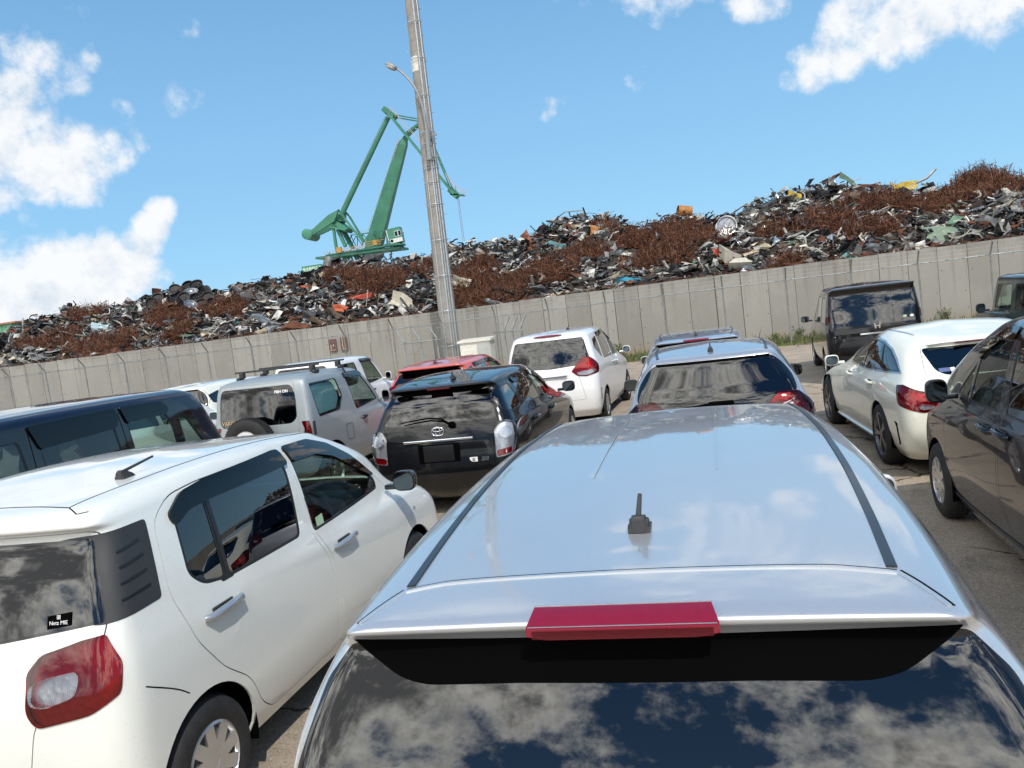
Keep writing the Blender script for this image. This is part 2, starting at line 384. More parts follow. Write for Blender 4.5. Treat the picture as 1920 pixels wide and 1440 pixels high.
class Shell:
    NU, NV = 201, 280
    def __init__(s, levels, crown=None):
        L = np.array(levels, float)
        mid = np.stack([L[:, 6], L[:, 1]], 1); rear = np.stack([L[:, 3], L[:, 0]], 1); fr = np.stack([L[:, 4], L[:, 2]], 1)
        dist = lambda a: np.sqrt((np.diff(a, axis=0)**2).sum(1))
        dv = np.maximum(.5*dist(mid)+.35*dist(rear)+.15*dist(fr), .012)
        s.lvv = np.concatenate([[0], np.cumsum(dv)]); s.VM = s.lvv[-1]
        s.v = np.linspace(0, s.VM, s.NV)
        Q = pchip(s.lvv, L, s.v)
        NU = s.NU; nr, nc = 28, 20; ns = NU-2*nr-2*nc
        zr, zm, zf, yr, yf, wr, wm, wf, cr, cf, br, bf = [Q[:, i:i+1] for i in range(12)]
        cr = np.minimum(cr, wr); cf = np.minimum(cf, wf)
        t = np.linspace(0, 1, nr, endpoint=False)[None]
        X = [t*(wr-cr)]; Yy = [yr + br*t**2]
        th = np.linspace(0, math.pi/2, nc, endpoint=False)[None]
        X.append(wr-cr+cr*np.sin(th)); Yy.append(yr+br+cr*(1-np.cos(th)))
        t = np.linspace(0, 1, ns, endpoint=False)[None]
        y0 = yr+br+cr; y1 = yf-bf-cf
        c1 = 4*wm-3*wr-wf; c2 = 2*(wr+wf-2*wm)
        X.append(wr + c1*t + c2*t*t); Yy.append(y0+(y1-y0)*t)
        X.append(wf-cf+cf*np.cos(th)); Yy.append(yf-bf-cf+cf*np.sin(th))
        t = np.linspace(0, 1, nr)[None]
        X.append((wf-cf)*(1-t)); Yy.append(yf-bf*(1-t)**2)
        X = np.concatenate(X, 1); Yy = np.concatenate(Yy, 1)
        ker = np.exp(-.5*(np.arange(-7, 8)/2.6)**2); ker /= ker.sum()
        Xp = np.concatenate([-X[:, 7:0:-1], X, -X[:, -2:-9:-1]], 1); Yp = np.concatenate([Yy[:, 7:0:-1], Yy, Yy[:, -2:-9:-1]], 1)
        X = np.stack([np.convolve(r, ker, 'valid') for r in Xp]); Yy = np.stack([np.convolve(r, ker, 'valid') for r in Yp])
        X[:, 0] = 0; X[:, -1] = 0
        tt = (Yy-yr)/(yf-yr); b1 = 4*zm-3*zr-zf; b2 = 2*(zr+zf-2*zm)
        Z = zr + b1*tt + b2*tt*tt
        if crown is not None:               # the roof edge and tail edge arch across the car
            cv = np.interp(s.v, s.lvv, crown)[:, None]; xm = np.maximum(np.abs(X).max(1, keepdims=True), 1e-6); Z = Z + cv*(1-(X/xm)**2)
        # light smoothing along v keeps reflections from kinking at the levels
        P = np.stack([X, Yy, Z], -1)
        for _ in range(5):
            Pn = P.copy(); Pn[1:-1] = .25*P[:-2]+.5*P[1:-1]+.25*P[2:]; P = Pn
        s.P = P; s.u = np.linspace(0, 1, NU)
        # scale u so that a unit is about a metre along the side
        mid_i = np.searchsorted(s.v, s.lvv[min(3, len(s.lvv)-1)])
        s.UM = np.sqrt((np.diff(P[mid_i], axis=0)**2).sum(1)).sum()
        dPu = np.gradient(P, axis=1); dPv = np.gradient(P, axis=0)
        N = np.cross(dPu, dPv); ln = np.linalg.norm(N, axis=-1, keepdims=True); N = N/np.maximum(ln, 1e-12)
        if (N[20, NU//2, 0]) < 0: N = -N
        med = np.median(ln)
        for j in range(1, s.NV):            # where the plan outline collapses on the roof's centre line, carry the normal on
            bad = ln[j, :, 0] < .03*med; N[j, bad] = N[j-1, bad]
        N[-1] = N[-2]
        N[:, 0, 0] = 0; N[:, -1, 0] = 0; N[-1, :, 0] = 0
        N /= np.maximum(np.linalg.norm(N, axis=-1, keepdims=True), 1e-9)
        s.N = N
    def _samp(s, A, uv):
        uv = np.asarray(uv, float); au = np.abs(uv[:, 0])/s.UM*(s.NU-1); av = uv[:, 1]/s.VM*(s.NV-1)
        au = np.clip(au, 0, s.NU-1-1e-6); av = np.clip(av, 0, s.NV-1-1e-6)
        i = au.astype(int); j = av.astype(int); fu = au-i; fv = av-j
        def cw(f): return np.stack([-.5*f+f*f-.5*f**3, 1-2.5*f*f+1.5*f**3, .5*f+2*f*f-1.5*f**3, -.5*f*f+.5*f**3], 1)
        wu, wv = cw(fu), cw(fv); out = np.zeros((len(uv), 3))
        for a in range(4):
            ii = i+a-1; sgn = np.where((ii < 0) | (ii > s.NU-1), -1.0, 1.0); ii = np.where(ii < 0, -ii, np.where(ii > s.NU-1, 2*(s.NU-1)-ii, ii))
            for b in range(4):
                jj = np.clip(j+b-1, 0, s.NV-1); val = A[jj, ii].copy(); val[:, 0] *= sgn
                out += (wu[:, a]*wv[:, b])[:, None]*val
        out[:, 0] *= np.where(uv[:, 0] < 0, -1, 1)
        return out
    def pos(s, uv): return s._samp(s.P, uv)
    def nor(s, uv):
        n = s._samp(s.N, uv); return n/np.maximum(np.linalg.norm(n, axis=1, keepdims=True), 1e-9)
    def inv(s, pts, view, vmin=0.0, vmax=None):
        """photo-side coordinates -> (u, v); view 'side' (y, z), 'rear'/'front' (x, z), 'top' (x, y)"""
        pts = np.asarray(pts, float); ax = {'side': (1, 2), 'rear': (0, 2), 'front': (0, 2), 'top': (0, 1)}[view]
        vmax = s.VM if vmax is None else vmax
        jm = (s.v >= vmin-1e-6) & (s.v <= vmax+1e-6)
        A = s.P[:, :, ax]; ok = np.zeros(A.shape[:2], bool); ok[jm] = True
        if view == 'rear': ok &= (s.N[..., 1] < -.10) & (s.P[..., 1] < 0)
        if view == 'front': ok &= (s.N[..., 1] > .0) & (s.P[..., 1] > 0)
        if view == 'side': ok &= s.N[..., 0] > .15
        if view == 'top': ok &= s.N[..., 2] > .15
        q = pts.copy(); sg = np.ones(len(q))
        if ax[0] == 0: sg = np.where(q[:, 0] < 0, -1, 1); q[:, 0] = np.abs(q[:, 0])
        jj, ii = np.nonzero(ok); B = A[jj, ii]; out = np.zeros((len(q), 2))
        for k in range(len(q)):
            b = np.argmin(((B-q[k])**2).sum(1)); out[k] = (s.u[ii[b]]*s.UM, s.v[jj[b]])
        e = 1e-3
        for _ in range(6):
            f = s.pos(out)[:, ax]; r = q-f
            ou = out.copy(); ou[:, 0] += e; ov = out.copy(); ov[:, 1] += e
            Ju = (s.pos(ou)[:, ax]-f)/e; Jv = (s.pos(ov)[:, ax]-f)/e
            det = Ju[:, 0]*Jv[:, 1]-Ju[:, 1]*Jv[:, 0]; det = np.where(np.abs(det) < 1e-3, 1e-3, det)
            du = (r[:, 0]*Jv[:, 1]-r[:, 1]*Jv[:, 0])/det; dv = (Ju[:, 0]*r[:, 1]-Ju[:, 1]*r[:, 0])/det
            st = np.clip(np.stack([du, dv], 1), -.05, .05)
            out = np.clip(out+st, [0, max(vmin-.02, 0)], [s.UM, min(vmax+.02, s.VM)])
        out[:, 0] *= sg
        return out

def rounded(poly, r=.03, step=.04):
    """round the corners of a closed 2D polygon and resample it"""
    P = [np.array(p[:2], float) for p in poly]; n = len(P); out = []
    for i in range(n):
        a, b, c = P[i-1], P[i], P[(i+1) % n]; rr = poly[i][2] if len(poly[i]) > 2 else r
        la, lc = np.linalg.norm(a-b), np.linalg.norm(c-b)
        t = min(rr, .45*la, .45*lc)
        if t < 1e-4: out.append(b); continue
        p0 = b+(a-b)/la*t; p2 = b+(c-b)/lc*t
        for k in range(5):
            f = k/4; out.append((1-f)**2*p0+2*f*(1-f)*b+f*f*p2)
    res = []
    for i in range(len(out)):
        a, b = out[i], out[(i+1) % len(out)]; L = np.linalg.norm(b-a)
        if L < 1e-5: continue
        k = max(1, int(math.ceil(L/step)))
        res += [a+(b-a)*j/k for j in range(k)]
    return np.array(res)
def inset(P, d):
    """move a dense closed polygon inwards by d"""
    P = np.asarray(P, float); T = np.roll(P, -1, 0)-np.roll(P, 1, 0); T /= np.maximum(np.linalg.norm(T, axis=1, keepdims=True), 1e-9)
    A = .5*np.sum(P[:, 0]*np.roll(P[:, 1], -1)-np.roll(P[:, 0], -1)*P[:, 1])
    Nn = np.stack([-T[:, 1], T[:, 0]], 1)*(1 if A > 0 else -1)
    return P+Nn*d

def crossings(P):
    Q = np.roll(P, -1, 0)
    cr = lambda a, b, c: (b[..., 0]-a[..., 0])*(c[..., 1]-a[..., 1])-(b[..., 1]-a[..., 1])*(c[..., 0]-a[..., 0])
    A1, B1, A2, B2 = P[:, None], Q[:, None], P[None], Q[None]
    X = (cr(A1, B1, A2)*cr(A1, B1, B2) < 0) & (cr(A2, B2, A1)*cr(A2, B2, B1) < 0)
    i, j = np.nonzero(np.triu(X)); return list(zip(i, j))
def untangle(P, twoopt=False):
    """cut off (or turn round) the loops of a polygon that crosses itself"""
    for _ in range(40):
        X = crossings(P)
        if not X: break
        i, j = X[0]; n = len(P)
        if twoopt: P = np.concatenate([P[:i+1], P[i+1:j+1][::-1], P[j+1:]])
        elif j-i <= n-(j-i): P = np.concatenate([P[:i+1], P[j+1:]])
        else: P = P[i+1:j+1]
    return P
def cdt_parts(sh, polys, step, bounds=None):
    """triangulate the unrolled shell with the polygons as constraints; each triangle goes to the last polygon that holds it"""
    pts = []; edges = []; faces = []
    for key, P in polys:
        P = np.asarray(P, float)
        P = untangle(P)
        A = .5*np.sum(P[:, 0]*np.roll(P[:, 1], -1)-np.roll(P[:, 0], -1)*P[:, 1])
        if A < 0: P = P[::-1]
        b = len(pts); pts += [tuple(p) for p in P]; faces.append(list(range(b, b+len(P))))
    nb = len(pts)
    nu = int(2*sh.UM/step)
    gu = np.linspace(-sh.UM, sh.UM, nu+1); gv = [0.0]; nl = len(sh.lvv)
    for k in range(nl-1):
        a, b = sh.lvv[k], sh.lvv[k+1]; fine = k >= nl-6
        c = max(1, int(math.ceil((b-a)/(step*.45 if fine and k < nl-2 else step)))); gv += [a+(b-a)*q/c for q in range(1, c+1)]
    gv = np.array(gv)
    G = np.stack(np.meshgrid(gu, gv), -1).reshape(-1, 2)
    if nb:
        B = np.array(pts); keep = np.ones(len(G), bool)
        for k in range(0, len(G), 2000):
            d2 = ((G[k:k+2000, None]-B[None])**2).sum(-1).min(1); keep[k:k+2000] = d2 > (.3*step)**2
        edge = (np.abs(np.abs(G[:, 0])-sh.UM) < 1e-6) | (G[:, 1] < 1e-6) | (G[:, 1] > sh.VM-1e-6)
        G = G[keep | edge]
    allp = [Vector(p) for p in pts] + [Vector(p) for p in G]
    vc, ec, fc, ov, oe, of = delaunay_2d_cdt(allp, [], faces, 0, 1e-5)
    V = np.array([v[:] for v in vc]); groups = {}
    for f, o in zip(fc, of):
        key = polys[max(o)][0] if len(o) else 'body'
        groups.setdefault(key, []).append(f)
    return V, groups
def shell_part(sh, V, tris, name, mat, parent, off=0.0, skirt=.014, bulge=0.0):
    T = np.array(tris); used, invx = np.unique(T, return_inverse=True); T = invx.reshape(T.shape); uv = V[used]
    P = sh.pos(uv); N = sh.nor(uv)
    # drop slivers and orient
    a, b, c = P[T[:, 0]], P[T[:, 1]], P[T[:, 2]]; fn = np.cross(b-a, c-a); ar = np.linalg.norm(fn, axis=1)
    T = T[ar > 1e-9]; fn = fn[ar > 1e-9]
    flip = (fn*N[T[:, 0]]).sum(1) < 0; T[flip] = T[flip][:, ::-1]
    if len(T) == 0: return None
    Q = P+N*off
    E = {}
    for t in T:
        for i in range(3):
            k = (t[i], t[(i+1) % 3]); E[k] = 1
    be = [k for k in E if (k[1], k[0]) not in E]
    if bulge:
        # raise the middle of the part above its rim
        bv = np.unique(np.array(be)); d = np.sqrt(((uv[:, None]-uv[bv][None])**2).sum(-1)).min(1)
        Q = Q + N*(bulge*(1-np.exp(-d/.025)))[:, None]
    VV = [Q]; NN = [N]; FF = T.tolist(); n = len(Q)
    if skirt and be:
        cen = Q.mean(0)
        for (i, j) in be:
            e = Q[j]-Q[i]; nn = np.cross(e, N[i]); L = np.linalg.norm(nn)
            if L < 1e-9: continue
            nn = nn/L
            VV.append(np.array([Q[i], Q[j], Q[j]-N[j]*skirt, Q[i]-N[i]*skirt])); NN.append(np.array([nn]*4)); FF.append([n+1, n, n+3, n+2]); n += 4
    return mesh(name, np.concatenate(VV), FF, mat, parent, True, normals=np.concatenate(NN))

def frame_at(sh, p, view, sgn=1):
    """position and local frame (x across, y along the surface, z = normal) of the shell seen at p in a view"""
    uv = sh.inv(np.array([p]), view); 
    if sgn < 0: uv[:, 0] *= -1
    return sh.pos(uv)[0], sh.nor(uv)[0]

# ------------------------------------------------------------------ car parts
def wheel(root, c, r, w, sgn, style='alloy', spokes=7, rimmat='alloy'):
    tb = MB(); k = .62*r if style != 'big' else .72*r
    prof = [(k, -w/2+.01), (k+.012, -w/2), (r-.045, -w/2), (r-.014, -w/2+.018), (r, -w/2+.05), (r, w/2-.05), (r-.014, w/2-.018), (r-.045, w/2), (k+.012, w/2), (k, w/2-.01)]
    tb.lathe(prof, 40, 'x', closed=True)
    for j in range(3): tb.lathe([(r+.0015, -.035+.03*j), (r+.004, -.03+.03*j), (r+.004, -.016+.03*j), (r+.0015, -.011+.03*j)], 40, 'x')
    t = tb.build('wheel', 'rubber', root, smooth=True, auto=40); t.location = c
    rb = MB(); o = sgn*(w/2-.012)
    rb.lathe([(k+.004, o), (k-.012, o+sgn*.008), (k-.03, o-sgn*.02), (k-.035, -sgn*w*.4)], 40, 'x')
    rb.lathe([(.0, o-sgn*.004), (.035, o-sgn*.004), (.05, o-sgn*.014), (.055, o-sgn*.05)], 24, 'x')
    if style == 'cover':
        rb.lathe([(.055, o-sgn*.02), (k-.05, o-sgn*.008), (k-.015, o-sgn*.01)], 40, 'x', mi=1)
    else:
        rb.lathe([(.04, o-sgn*.07), (k-.03, o-sgn*.06)], 40, 'x', mi=1)
    for i in range(spokes):
        a = 2*math.pi*i/spokes; 
        for da in ((-.11, .11) if style == 'big' else (0,)):
            ca, sa = math.cos(a+da*.3), math.sin(a+da*.3); cb, sb = math.cos(a+da+ (.25 if style == 'cover' else 0)), math.sin(a+da+(.25 if style == 'cover' else 0))
            wd = .05 if style == 'cover' else (.028 if style == 'big' else .036)
            p0 = np.array((o-sgn*.012, .035*ca, .035*sa)); p1 = np.array((o-sgn*.006, (k-.012)*cb, (k-.012)*sb))
            rb.beam(p0, p1, wd if style != 'cover' else wd*1.2, .02, up=(1, 0, 0))
    q = rb.build('rim', [rimmat, 'dark plastic'], t, smooth=False); 
    return t
def seat(root, x, y, z, w=.50, mat='seat cloth', hb=.62, head=True):
    b = MB(); b.box((0, .0, .10), (w, .50, .18), bev=.05)
    a = R(18); rot = [[1, 0, 0], [0, math.cos(a), math.sin(a)], [0, -math.sin(a), math.cos(a)]]
    b.box((0, -.30, .12+hb/2), (w, .16, hb), rot, bev=.06)
    if head:
        n = [0] if w < .8 else [-w*.3, w*.3]
        for hx in n: b.box((hx, -.42, hb+.28), (.25, .10, .19), rot, bev=.045); b.box((hx, -.405, hb+.16), (.11, .03, .12), rot)
    o = b.build('seat', mat, root, smooth=True, auto=50); o.location = (x, y, z); return o
def door_mirror(root, p, sgn, mat, size=(.105, .075, .085), glassmat='mirror glass', stem=.07):
    size = tuple(.84*q for q in size); b = MB(); x, y, z = p
    b.ellip((0, 0, 0), (size[0], size[1], size[2]), 24, 14, e=.62)
    V = b.V[0]; V[:, 1] = np.where(V[:, 1] < -.25*size[1], -.25*size[1]+.12*(V[:, 1]+.25*size[1]), V[:, 1])
    b.V[0] = V
    b.box((-sgn*(size[0]+stem*.35), .01, -size[2]*.55), (stem*1.3, .06, .035), bev=.012)
    o = b.build('door_mirror', mat, root, smooth=True, auto=45); o.location = p
    g_ = MB(); pr = []; n = 28
    for i in range(n):
        t = 2*math.pi*i/n; c, s_ = math.cos(t), math.sin(t)
        pr.append((.86*size[0]*np.sign(c)*abs(c)**.62, .84*size[2]*np.sign(s_)*abs(s_)**.62))
    g_.prism(pr, -.25*size[1]-.012, -.25*size[1]-.004, 'y')
    g_.build('mirror_glass', glassmat, o)
    return o
def handle(parent, sh, p, sgn, mat, L=.22, droop=.02):
    c, n = frame_at(sh, p, 'side', sgn)
    b = MB(); h = L/2
    pts = [(0, -h, 0), (0, -h*.8, 0), (0, 0, .006), (0, h*.8, droop*.4), (0, h, droop*.4)]
    off = [.004, .028, .036, .030, .006]
    P = [np.array((sgn*o_, q[1], q[2])) for q, o_ in zip(pts, off)]
    b.tube(P, [.011, .016, .015, .016, .011], 10)
    b.V[0][:, 2] *= 1.25
    b.box((sgn*.004, 0, 0), (.010, L*.55, .052), bev=.004, mi=1)
    o = b.build('handle', [mat, 'dark plastic'], parent, smooth=True, auto=50); o.location = c; return o
def antenna(root, p, kind='rod', mat='dark plastic', rod=(.02, -.20, .10), k=.75):
    b = MB()
    if kind == 'fin':
        b.prism([(-.09, 0), (.09, 0), (.05, .02), (-.06, .062), (-.075, .058)], -.018, .018, 'x')
    else:
        # rounded foot, hinge and rubber rod
        fp = [(-.052, 0), (.060, 0), (.045, .022), (.00, .045), (-.035, .052), (-.050, .040)]
        V = []; 
        fp = [(q[0]*k, q[1]*k) for q in fp]
        b.prism(fp, -.020*k, .020*k, 'x')
        b.prism([(q[0]*.94, q[1]*.80) for q in fp], -.028*k, .028*k, 'x'); b.prism([(q[0]*.97, q[1]*.42) for q in fp], -.034*k, .034*k, 'x')
        b.tube([(0, -.030*k, .040*k), (rod[0]*.5, -.030*k+rod[1]*.5, .04*k+rod[2]*.5), (rod[0], -.030*k+rod[1], .04*k+rod[2])], [.0075, .0065, .0055], 10)
        b.lathe([(0, -.010), (.011, -.010), (.011, .010), (0, .010)], 12, 'x', (0, -.032*k, .040*k))
    o = b.build('antenna', mat, root, smooth=True, auto=35); o.location = p; return o

def strip_on(sh, pts, view, width, name, mat, parent, off=.002, sgn=1, thick=.003, vmin=0, vmax=None, samples=None):
    """a ribbon (moulding, seam) laid along a line on the shell"""
    P = np.array(pts, float); d = np.concatenate([[0], np.cumsum(np.linalg.norm(np.diff(P, axis=0), axis=1))])
    k = samples or max(int(d[-1]/.03), 4); q = np.linspace(0, d[-1], k)
    Q = pchip(d, P, q) if len(P) > 2 else np.stack([np.interp(q, d, P[:, i]) for i in (0, 1)], 1)
    uv = sh.inv(Q, view, vmin, vmax)
    if sgn < 0: uv[:, 0] *= -1
    C, N = sh.pos(uv), sh.nor(uv); T = np.gradient(C, axis=0); T /= np.linalg.norm(T, axis=1, keepdims=True)
    B = np.cross(N, T); B /= np.linalg.norm(B, axis=1, keepdims=True)
    w = np.broadcast_to(np.asarray(width, float), (len(C),))[:, None]
    V = np.concatenate([C-B*w/2+N*(off-thick), C-B*w/2*.9+N*off, C+B*w/2*.9+N*off, C+B*w/2+N*(off-thick)]); n = len(C)
    F = [(j*n+i, j*n+i+1, (j+1)*n+i+1, (j+1)*n+i) for j in range(3) for i in range(n-1)] + [(0, n, 2*n, 3*n), (n-1, 4*n-1, 3*n-1, 2*n-1)]
    mb = MB(); mb.add(V, F); return mb.build(name, mat, parent, smooth=True, auto=30)

def patch_on(sh, poly, view, name, mat, parent, off=.006, skirt=.008, r=.03, step=.03, mirror=False, bulge=0.0, vmin=0, vmax=None, sgn=1):
    """a cover laid over the shell (visor, badge, lens): polygon in a view, lifted off the body"""
    P = rounded(poly, r, step); uv = sh.inv(P, view, vmin, vmax)
    if sgn < 0: uv[:, 0] *= -1
    A = .5*np.sum(uv[:, 0]*np.roll(uv[:, 1], -1)-np.roll(uv[:, 0], -1)*uv[:, 1])
    if A < 0: uv = uv[::-1]
    lo, hi = uv.min(0), uv.max(0); pts = [Vector(p) for p in uv]; n = len(uv)
    gx, gy = np.meshgrid(np.arange(lo[0], hi[0], step), np.arange(lo[1], hi[1], step)); G = np.stack([gx.ravel(), gy.ravel()], 1)
    if len(G): 
        keep = ((G[:, None]-uv[None])**2).sum(-1).min(1) > (.4*step)**2; G = G[keep]
    vc, ec, fc, ov, oe, of = delaunay_2d_cdt(pts+[Vector(p) for p in G], [], [list(range(n))], 1, 1e-6)
    keepf = [f for f, o in zip(fc, of) if len(o)]
    V = np.array([v[:] for v in vc])
    return shell_part(sh, V, keepf, name, mat, parent, off, skirt, bulge)

def make_car(name, label, cat, X, Y, yaw, spec):
    root = empty(name, (X, Y, spec.get('z', 0.0)), yaw); root.scale = (1, 1, spec.get('zs', 1.0)); tag(root, label, cat, 'cars parked on the asphalt lot')
    LV = [list(l) for l in spec['levels']]
    for i in range(5, len(LV)):             # the greenhouse: upright front corners, close to the pillars
        if spec.get('gh', True): LV[i][4] += spec.get('gh_shift', .20); LV[i][9] = min(LV[i][9], .20); LV[i][11] = min(LV[i][11], .10)
    for i in range(0, 5): LV[i][4] += spec.get('nose', 0.0)
    spec = dict(spec); spec['levels'] = LV
    sh = Shell(spec['levels'], spec.get('crown')); sh.tagname = label; step = spec.get('step', .06); pm = spec['paint']; pst = min(step*.7, .04)
    polys = []; plan = []           # plan: key -> (object name, material, offset, skirt, bulge, parent key)
    def add(key, uv, *args): polys.append((key, uv)); plan.append((key, *args))
    hole = []
    VZ = sh.lvv
    roofv = VZ[spec.get('roof_level', len(VZ)-3)]
    def both(key, P, view, *args, vmin=0, vmax=None, mirrored=True):
        uv = sh.inv(P, view, vmin, vmax)
        add(key+'R', uv, *args)
        if mirrored:
            m_ = uv.copy(); m_[:, 0] *= -1; add(key+'L', m_[::-1], *args)
    # doors (outer line = gap, inside = panel), then windows inside them
    for i, dp in enumerate(spec.get('doors', [])):
        P = rounded(dp, .06, pst)
        both('gap%d' % i, P, 'side', None, 'seam', -.010, 0, 0, None, vmax=roofv)
        both('door%d' % i, inset(P, spec.get('gap', .004)), 'side', 'door', pm, 0, .012, 0, None, vmax=roofv)
    # tailgate
    if 'gate' in spec:
        P = rounded(spec['gate'], .05, pst)
        uv = sh.inv(P, 'rear', 0, spec.get('gate_vmax', roofv)); add('gategap', uv, None, 'seam', -.010, 0, 0, None)
        uv = sh.inv(inset(P, spec.get('gap', .004)), 'rear', 0, spec.get('gate_vmax', roofv)); add('gate', uv, 'tailgate', pm, 0, .012, 0, None)
    for i, (poly, mat) in enumerate(spec.get('panels', [])):
        both('panel%d' % i, rounded(poly, .02, pst), 'side', 'trim_panel', mat, .0015, .01, 0, None, vmax=roofv)
    for i, (poly, mat) in enumerate(spec.get('rear_panels', [])):
        uv = sh.inv(rounded(poly, .03, pst), 'rear', 0, roofv); add('rpanel%d' % i, uv, 'bumper_trim', mat, .001, .01, 0, None)
    for i, (wp, mat, door) in enumerate(spec.get('windows', [])):
        P = rounded(wp, .04, pst); dk = None if door is None else 'door%d' % door
        both('rub%d' % i, P, 'side', 'window_frame', spec.get('frame', 'black trim'), -.001, .012, 0, dk, vmax=roofv)
        both('win%d' % i, inset(P, spec.get('rubw', .014)), 'side', 'window', mat, -.004, .006, 0, dk, vmax=roofv)
    if 'rglass' in spec:
        P = rounded(spec['rglass'], spec.get('rglass_r', .05), pst)
        uv = sh.inv(P, 'rear', 0, spec.get('rglass_vmax', roofv)); add('rgf', uv, 'window_frame', 'gloss black', -.001, .012, 0, 'gate')
        uv = sh.inv(inset(P, .012), 'rear', 0, spec.get('rglass_vmax', roofv)); add('rg', uv, 'rear_window', spec.get('rglass_mat', 'privacy glass'), -.002, .006, 0, 'gate')
    if 'wscreen' in spec:
        wsp = spec['wscreen']; hp = [(.0, wsp[1][1], 0), (wsp[1][0], wsp[1][1], .05), (wsp[2][0], wsp[2][1], .05), (.0, wsp[2][1], 0)]
        uv = sh.inv(rounded(hp, .05, .05), 'front', VZ[spec.get('ws_lv', (4, 9))[0]], VZ[spec.get('ws_lv', (4, 9))[1]])
        add('wsR', uv, 'windscreen', 'clear glass', -.002, 0, 0, None); m_ = uv.copy(); m_[:, 0] *= -1; add('wsL', m_[::-1], 'windscreen', 'clear glass', -.002, 0, 0, None)
    for i, (poly, mat, rr) in enumerate(spec.get('bands', [])):
        uv = sh.inv(rounded(poly, rr, pst), 'rear', 0, spec.get('rglass_vmax', roofv)); add('band%d' % i, uv, 'spoiler_underside', mat, .0005, .01, 0, 'gate')
    for i, lp in enumerate(spec.get('lamps', [])):
        # lamp polygons: points ('r', x, z) or ('s', y, z)
        cp = []
        for q in lp['poly']:
            cp.append(sh.inv(np.array([[q[1], q[2]]]), 'rear' if q[0] == 'r' else ('side' if q[0] == 's' else 'front'), 0, roofv)[0])
        cp = untangle(np.array(cp), True)
        uv = rounded([tuple(c) for c in cp], lp.get('r', .03), pst*.8)
        add('lamp%dR' % i, uv, lp.get('name', 'tail_lamp'), lp['mat'], lp.get('off', .006), .02, lp.get('bulge', .010), lp.get('par'))
        m_ = uv.copy(); m_[:, 0] *= -1; add('lamp%dL' % i, m_[::-1], lp.get('name', 'tail_lamp'), lp['mat'], lp.get('off', .006), .02, lp.get('bulge', .010), lp.get('par'))
    # wheel arches
    rw = spec.get('wheel_r', .30); ar = spec.get('arch_r', rw+.045)
    for k, yw in enumerate(spec['axles']):
        a = np.linspace(0, 2*math.pi, 44, endpoint=False)
        P = np.stack([yw+ar*np.cos(a), spec.get('wheel_z', rw)+ar*np.sin(a)], 1)
        zs = sh.P[2, sh.NU//2, 2]
        P = P[P[:, 1] > zs+.004]
        # start on the sill so that the run is contiguous
        th = np.arctan2(P[:, 1]-rw, P[:, 0]-yw); o_ = np.argsort(np.where(th < -math.pi/2, th+2*math.pi, th)); P = P[o_]
        uv = sh.inv(P, 'side', 0, VZ[4]); uv = np.concatenate([[(uv[0, 0], .002)], uv, [(uv[-1, 0], .002)]])
        add('hole%dR' % k, uv, 'HOLE'); m_ = uv.copy(); m_[:, 0] *= -1; add('hole%dL' % k, m_[::-1], 'HOLE')
    V, groups = cdt_parts(sh, polys, step)
    body = shell_part(sh, V, groups['body'], 'body', pm, root, 0, .012)
    objs = {}
    seamtris = []
    for row in plan:
        key = row[0]
        if key not in groups or row[1] == 'HOLE': continue
        nm, mat, off, skirt, bulge, par = row[1:7]
        if nm is None: seamtris += groups[key]; continue
        pkey = par
        if par in ('gate',): pkey = 'gate'
        elif par is not None: pkey = par+key[-1]
        po = objs.get(pkey, root)
        if po is not root and po.parent is not root: po = po.parent
        o = shell_part(sh, V, groups[key], nm, mat, po, off, skirt, bulge)
        objs[key] = o
        if key.startswith('lamp') and o is not None and mat in ('red lens', 'deep red lens', 'clear lens') and po is root: shell_part(sh, V, groups[key], 'reflector', 'lamp housing', o, -.020, 0)
    if seamtris: shell_part(sh, V, seamtris, 'panel_gap', 'seam', body, -.010, 0)
    # floor pan, arch liners, wheels
    axl = spec['axles']; wx = spec.get('track', sh.P[int(.25*sh.NV), sh.NU//2, 0]-.11)
    ww = spec.get('tyre_w', .185)
    fb = MB(); L0, L1 = spec['levels'][0][3], spec['levels'][0][4]
    fb.box((0, (axl[0]+axl[1])/2, .24), (2*wx-ww-.06, axl[1]-axl[0]-2*ar, .06)); fb.box((0, (L0+axl[0]-ar)/2+.02, .30), (2*wx-.05, axl[0]-ar-L0-.06, .08)); fb.box((0, (axl[1]+ar+L1)/2-.02, .30), (2*wx-.1, L1-axl[1]-ar-.06, .08))
    for yw in axl:
        for sg in (-1, 1):
            a = np.linspace(-.25, math.pi+.25, 18); r2 = ar+.012
            xo, xi = sg*(wx+ww/2-.02), sg*(wx-ww/2-.06)
            Vv = np.concatenate([np.stack([np.full(18, xo), yw+r2*np.cos(a), rw+r2*np.sin(a)], 1), np.stack([np.full(18, xi), yw+r2*np.cos(a), rw+r2*np.sin(a)], 1)])
            fb.add(Vv, [(i, i+1, 19+i, 18+i) for i in range(17)]); 
            fb.add(np.concatenate([Vv[18:], [[xi, yw, rw]]]), [(i, i+1, 18) for i in range(17)])
    fb.build('underbody', 'matte black', root)
    for yw in axl:
        for sg in (-1, 1): wheel(root, (sg*wx, yw, spec.get('wheel_z', rw)), rw, ww, sg, spec.get('wstyle', 'alloy'), spec.get('spokes', 7), spec.get('rim', 'alloy'))
